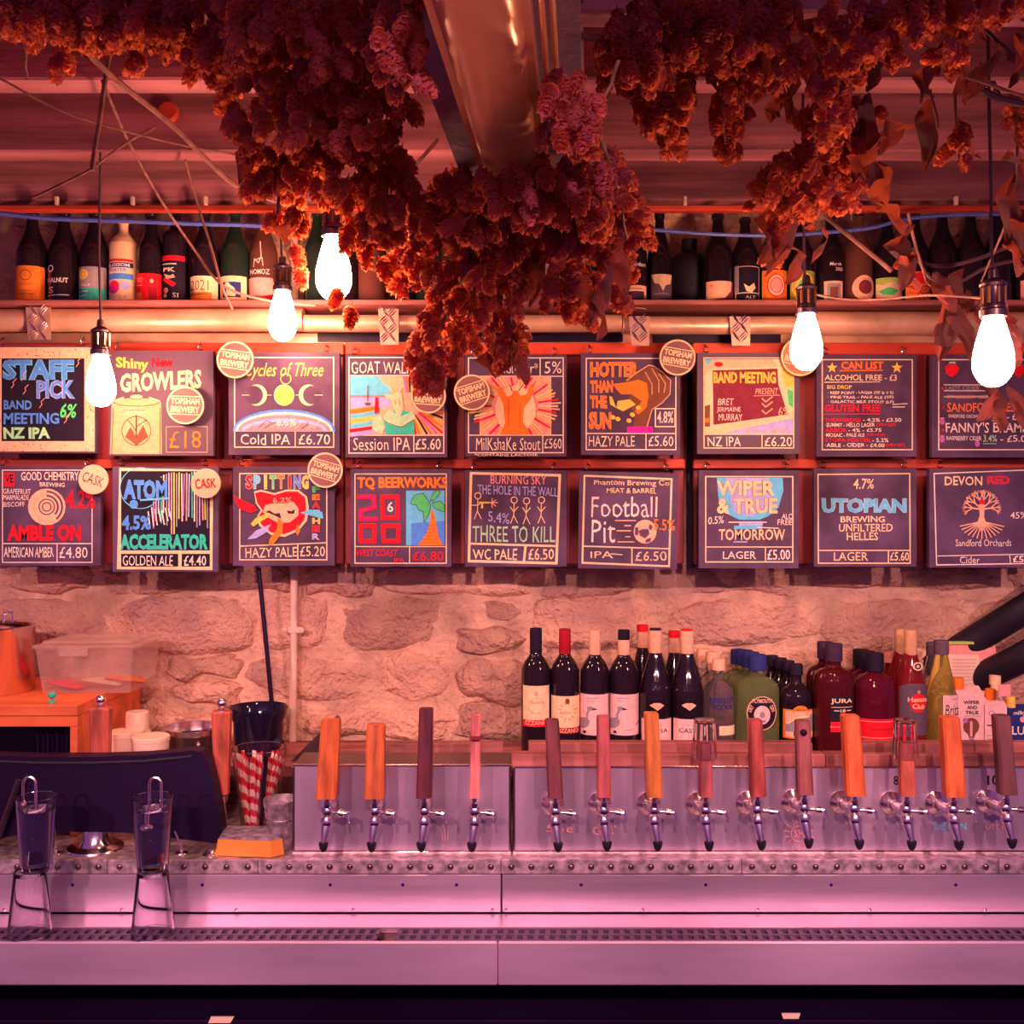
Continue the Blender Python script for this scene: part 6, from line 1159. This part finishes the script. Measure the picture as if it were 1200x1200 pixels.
def bine(lab, anchor, blobs, stems, leaves=(), loose=()):
    root = thing('hop_bine', lab, 'hanging hops', tuple(P(*anchor)), 'dried hop bines hanging from the ceiling'); ro = LOC[root.name]; n_ = 0
    for (cx, cy, rx, ry, d0, d1, n) in blobs:
        for i in range(n):
            a = R.uniform(0, 2*PI); q = math.sqrt(R.random()); x, y = cx+rx*q*math.cos(a), cy+ry*q*math.sin(a); d = R.uniform(d0, d1)
            if (600-y)*d/F > .66 and d > 1.40: d = 1.40 - R.uniform(0, .12)
            o = bpy.data.objects.new('hop_cone', CONES[R.randrange(6)]); COL.objects.link(o); o.parent = root; o.location = P(x, y-12, d)-ro
            o.rotation_euler = (R.gauss(0, .45), R.gauss(0, .45), R.uniform(0, 6.28)); s_ = R.uniform(.75, 1.2)*min(1, max(.66, d/1.45)); o.scale = (s_, s_, s_*R.uniform(.85, 1.1)); n_ += 1
    for x, y, d in loose:
        o = bpy.data.objects.new('hop_cone', CONES[R.randrange(6)]); COL.objects.link(o); o.parent = root; o.location = P(x, y-12, d)-ro; o.rotation_euler = (R.gauss(0, .3), R.gauss(0, .3), R.uniform(0, 6)); o.scale = (1.1,)*3; n_ += 1
    for pts, r in stems:
        m_ = MB(); vs = [P(*p) for p in pts]; out = []
        for i in range(len(vs)-1):
            for k in range(4): out.append(vs[i].lerp(vs[i+1], k/4) + Vector((R.uniform(-.002,.002), R.uniform(-.002,.002), R.uniform(-.002,.002))))
        out.append(vs[-1]); m_.tube(out, [r*(1-.5*i/len(out)) for i in range(len(out))], 6); part('stem', m_, M['stem'], root, True)
    for (x, y, d, rot, s_) in leaves:
        o = bpy.data.objects.new('dry_leaf', LEAVES[R.randrange(5)]); COL.objects.link(o); o.parent = root; o.location = P(x, y, d)-ro; o.rotation_euler = (R.uniform(-.3,.3), rot, R.uniform(-1, 1)); o.scale = (s_,)*3
    return n_
rl = lambda x0, x1, y0, y1, d0, d1, n, s0=.7, s1=1.3: [(R.uniform(x0, x1), R.uniform(y0, y1), R.uniform(d0, d1), R.uniform(-.7, .7), R.uniform(s0, s1)) for _ in range(n)]
cnt = [
bine('garland of dried hops along the top left corner', (110, -20, 1.4), [(30,18,60,24,1.25,1.5,46),(110,20,70,26,1.25,1.5,56),(185,14,50,30,1.25,1.5,40),(125,38,34,14,1.3,1.45,16),(225,38,45,36,1.3,1.55,36),(245,75,22,24,1.4,1.55,12)], [([(-30,10,1.4),(80,22,1.4),(180,25,1.4),(260,60,1.45)], .004), ([(28,30,1.4),(32,92,1.5)], .003)], rl(0, 240, 0, 40, 1.3, 1.5, 5, .4, .7), [(68,78,1.5),(72,68,1.5),(157,68,1.5),(168,80,1.5),(205,52,1.5),(50,45,1.4)]),
bine('biggest mass of dark dried hops hanging left of the steel beam, upper part', (380, -20, 1.3), [(310,20,60,50,1.05,1.4,90),(400,25,70,60,1.05,1.4,110),(468,50,30,66,.90,1.05,44)], [([(380,-30,1.25),(360,80,1.25),(372,160,1.3)], .005), ([(470,-20,1.2),(480,60,1.2)], .004)], rl(270, 480, 0, 120, 1.1, 1.3, 5, .4, .7)),
bine('lower part of the big left hop mass, ending above the large bulb', (380, 100, 1.4), [(330,120,66,60,1.2,1.55,76),(410,130,70,55,1.15,1.45,80),(330,190,52,38,1.35,1.65,38),(410,200,58,42,1.3,1.55,50),(455,220,22,56,1.3,1.5,24),(335,240,20,38,1.5,1.7,12),(430,262,26,30,1.45,1.65,14)], [([(350,60,1.3),(330,160,1.4),(325,250,1.5)], .004), ([(420,60,1.3),(430,180,1.4),(440,280,1.5)], .004), ([(388,190,1.4),(400,250,1.5)], .003)], rl(280, 480, 80, 270, 1.3, 1.6, 8, .4, .8), [(352,262,1.6),(345,300,1.7),(352,325,1.75),(425,300,1.6),(446,318,1.6),(398,352,1.72),(412,372,1.75)]),
bine('dense hops drooping in the centre down over the goat and monster boards', (560, 190, 1.6), [(545,250,58,40,1.30,1.55,66),(602,222,46,26,1.18,1.38,46),(540,320,62,46,1.5,1.8,62),(600,300,40,60,1.4,1.65,50),(535,385,56,38,1.55,1.85,46),(505,425,26,28,1.6,1.85,18),(590,400,22,28,1.6,1.8,14),(470,300,26,36,1.55,1.75,16)], [([(640,195,1.25),(560,260,1.45),(530,340,1.65),(500,460,1.7)], .004), ([(600,225,1.35),(595,330,1.55),(600,420,1.65)], .003)], rl(480, 620, 230, 440, 1.5, 1.8, 7, .4, .8), [(503,456,1.75),(512,448,1.7),(489,445,1.7),(609,428,1.7),(596,432,1.7)]),
bine('dense hops in the centre right hanging over the end of the steel beam', (700, 60, 1.1), [(668,135,34,46,.98,1.15,40),(640,225,46,38,1.15,1.38,52),(700,225,44,46,1.2,1.42,50),(670,300,54,50,1.4,1.65,56),(725,270,30,48,1.5,1.7,28),(715,325,32,34,1.5,1.75,18),(660,350,26,26,1.6,1.75,12),(645,120,12,18,.98,1.1,6)], [([(725,70,1.1),(704,130,1.1),(692,160,1.12)], .0022), ([(700,150,1.12),(722,210,1.3),(735,280,1.5)], .003), ([(690,150,1.1),(640,230,1.3),(600,300,1.5)], .003), ([(645,100,1.08),(640,160,1.1),(615,182,1.15)], .0012)], rl(600, 740, 220, 330, 1.3, 1.5, 8, .6, 1), [(683,378,1.75),(680,368,1.75),(748,262,1.6),(757,275,1.6)]),
bine('hops along the top right of the steel beam with three drooping tassels', (800, -20, 1.5), [(736,70,36,40,1.3,1.55,46),(770,40,52,44,1.3,1.55,56),(840,45,70,40,1.3,1.6,62),(775,110,36,28,1.4,1.6,26),(870,95,34,24,1.4,1.6,22),(775,148,22,18,1.45,1.6,12),(792,160,12,14,1.5,1.6,6),(853,140,16,26,1.5,1.65,14),(851,178,9,14,1.55,1.65,6),(900,20,40,30,1.35,1.6,26)], [([(640,40,1.4),(760,50,1.45),(860,60,1.5),(950,20,1.5)], .005), ([(815,70,1.5),(845,110,1.5),(850,170,1.55)], .0035)], rl(720, 930, 0, 90, 1.3, 1.6, 7, .5, .9)),
bine('loose dry hops and stalks hanging at the right in front of the high shelf', (960, 20, 1.6), [(940,215,34,40,1.6,1.8,30),(970,170,34,50,1.6,1.85,30),(985,230,22,24,1.65,1.85,14),(908,240,30,38,1.65,1.85,22),(900,290,14,24,1.7,1.85,8),(960,130,36,40,1.55,1.75,18),(935,75,16,20,1.5,1.65,8),(985,60,30,54,1.45,1.7,30),(1010,140,20,20,1.6,1.7,8)], [([(935,-20,1.5),(955,80,1.6),(957,150,1.65),(940,240,1.7)], .005), ([(945,20,1.5),(975,120,1.6),(990,180,1.7)], .004), ([(990,-20,1.5),(1000,60,1.55),(990,120,1.6)], .004)], rl(900, 1010, 20, 290, 1.5, 1.85, 20, .5, .9) + [(1018,112,1.6,.1,1.2),(1022,150,1.62,-.1,1.3),(1026,190,1.65,-.2,1.3),(1036,228,1.7,-.2,1.1),(905,250,1.7,0,1.2),(925,240,1.7,.1,1.2)]),
bine('dried hops and curled leaves in the top right corner', (1090, -20, 1.5), [(1050,26,36,30,1.35,1.6,22),(1100,20,40,24,1.35,1.6,20),(1180,10,36,18,1.35,1.55,12),(1115,70,16,16,1.45,1.6,6),(1050,72,18,14,1.5,1.6,5)], [([(960,10,1.5),(1060,40,1.5),(1130,90,1.55),(1230,120,1.55)], .004)], rl(1020, 1210, 0, 80, 1.35, 1.65, 18, .5, 1.0)),
bine('withered leaves and a few cones dangling around the right-hand bulb', (1130, 120, 1.7), [(1125,175,14,22,1.6,1.75,6),(1195,140,14,30,1.6,1.75,8)], [([(1120,110,1.65),(1124,190,1.65)], .0025), ([(1090,105,1.6),(1100,150,1.6)], .002), ([(1195,110,1.65),(1190,240,1.7),(1150,330,1.9)], .003), ([(1065,250,1.9),(1085,330,1.95),(1112,350,1.95)], .003)], [(1090,115,1.62,.1,1.1),(1072,140,1.62,.9,.9),(1125,150,1.65,-.3,1.0),(1190,170,1.68,.1,1.1),(1187,205,1.7,.1,1.2),(1192,240,1.72,-.1,1.1),(1190,275,1.72,.1,1.0),(1062,262,1.9,.1,1.1),(1070,290,1.9,.3,1.0),(1058,300,1.9,-.2,1.0),(1112,345,1.95,.1,1.2),(1122,352,1.95,-.2,1.2),(1135,340,1.95,.2,1.0),(1150,350,1.9,0,.9),(1180,355,1.75,.1,1.2),(1185,380,1.75,-.1,1.0),(1160,450,1.9,.6,1.0),(1170,455,1.9,0,1.1),(1180,455,1.9,-.5,1.0),(1132,320,1.95,.4,1.2),(1095,318,1.9,-.4,1.1)])]
print('hop cones', cnt, sum(cnt))
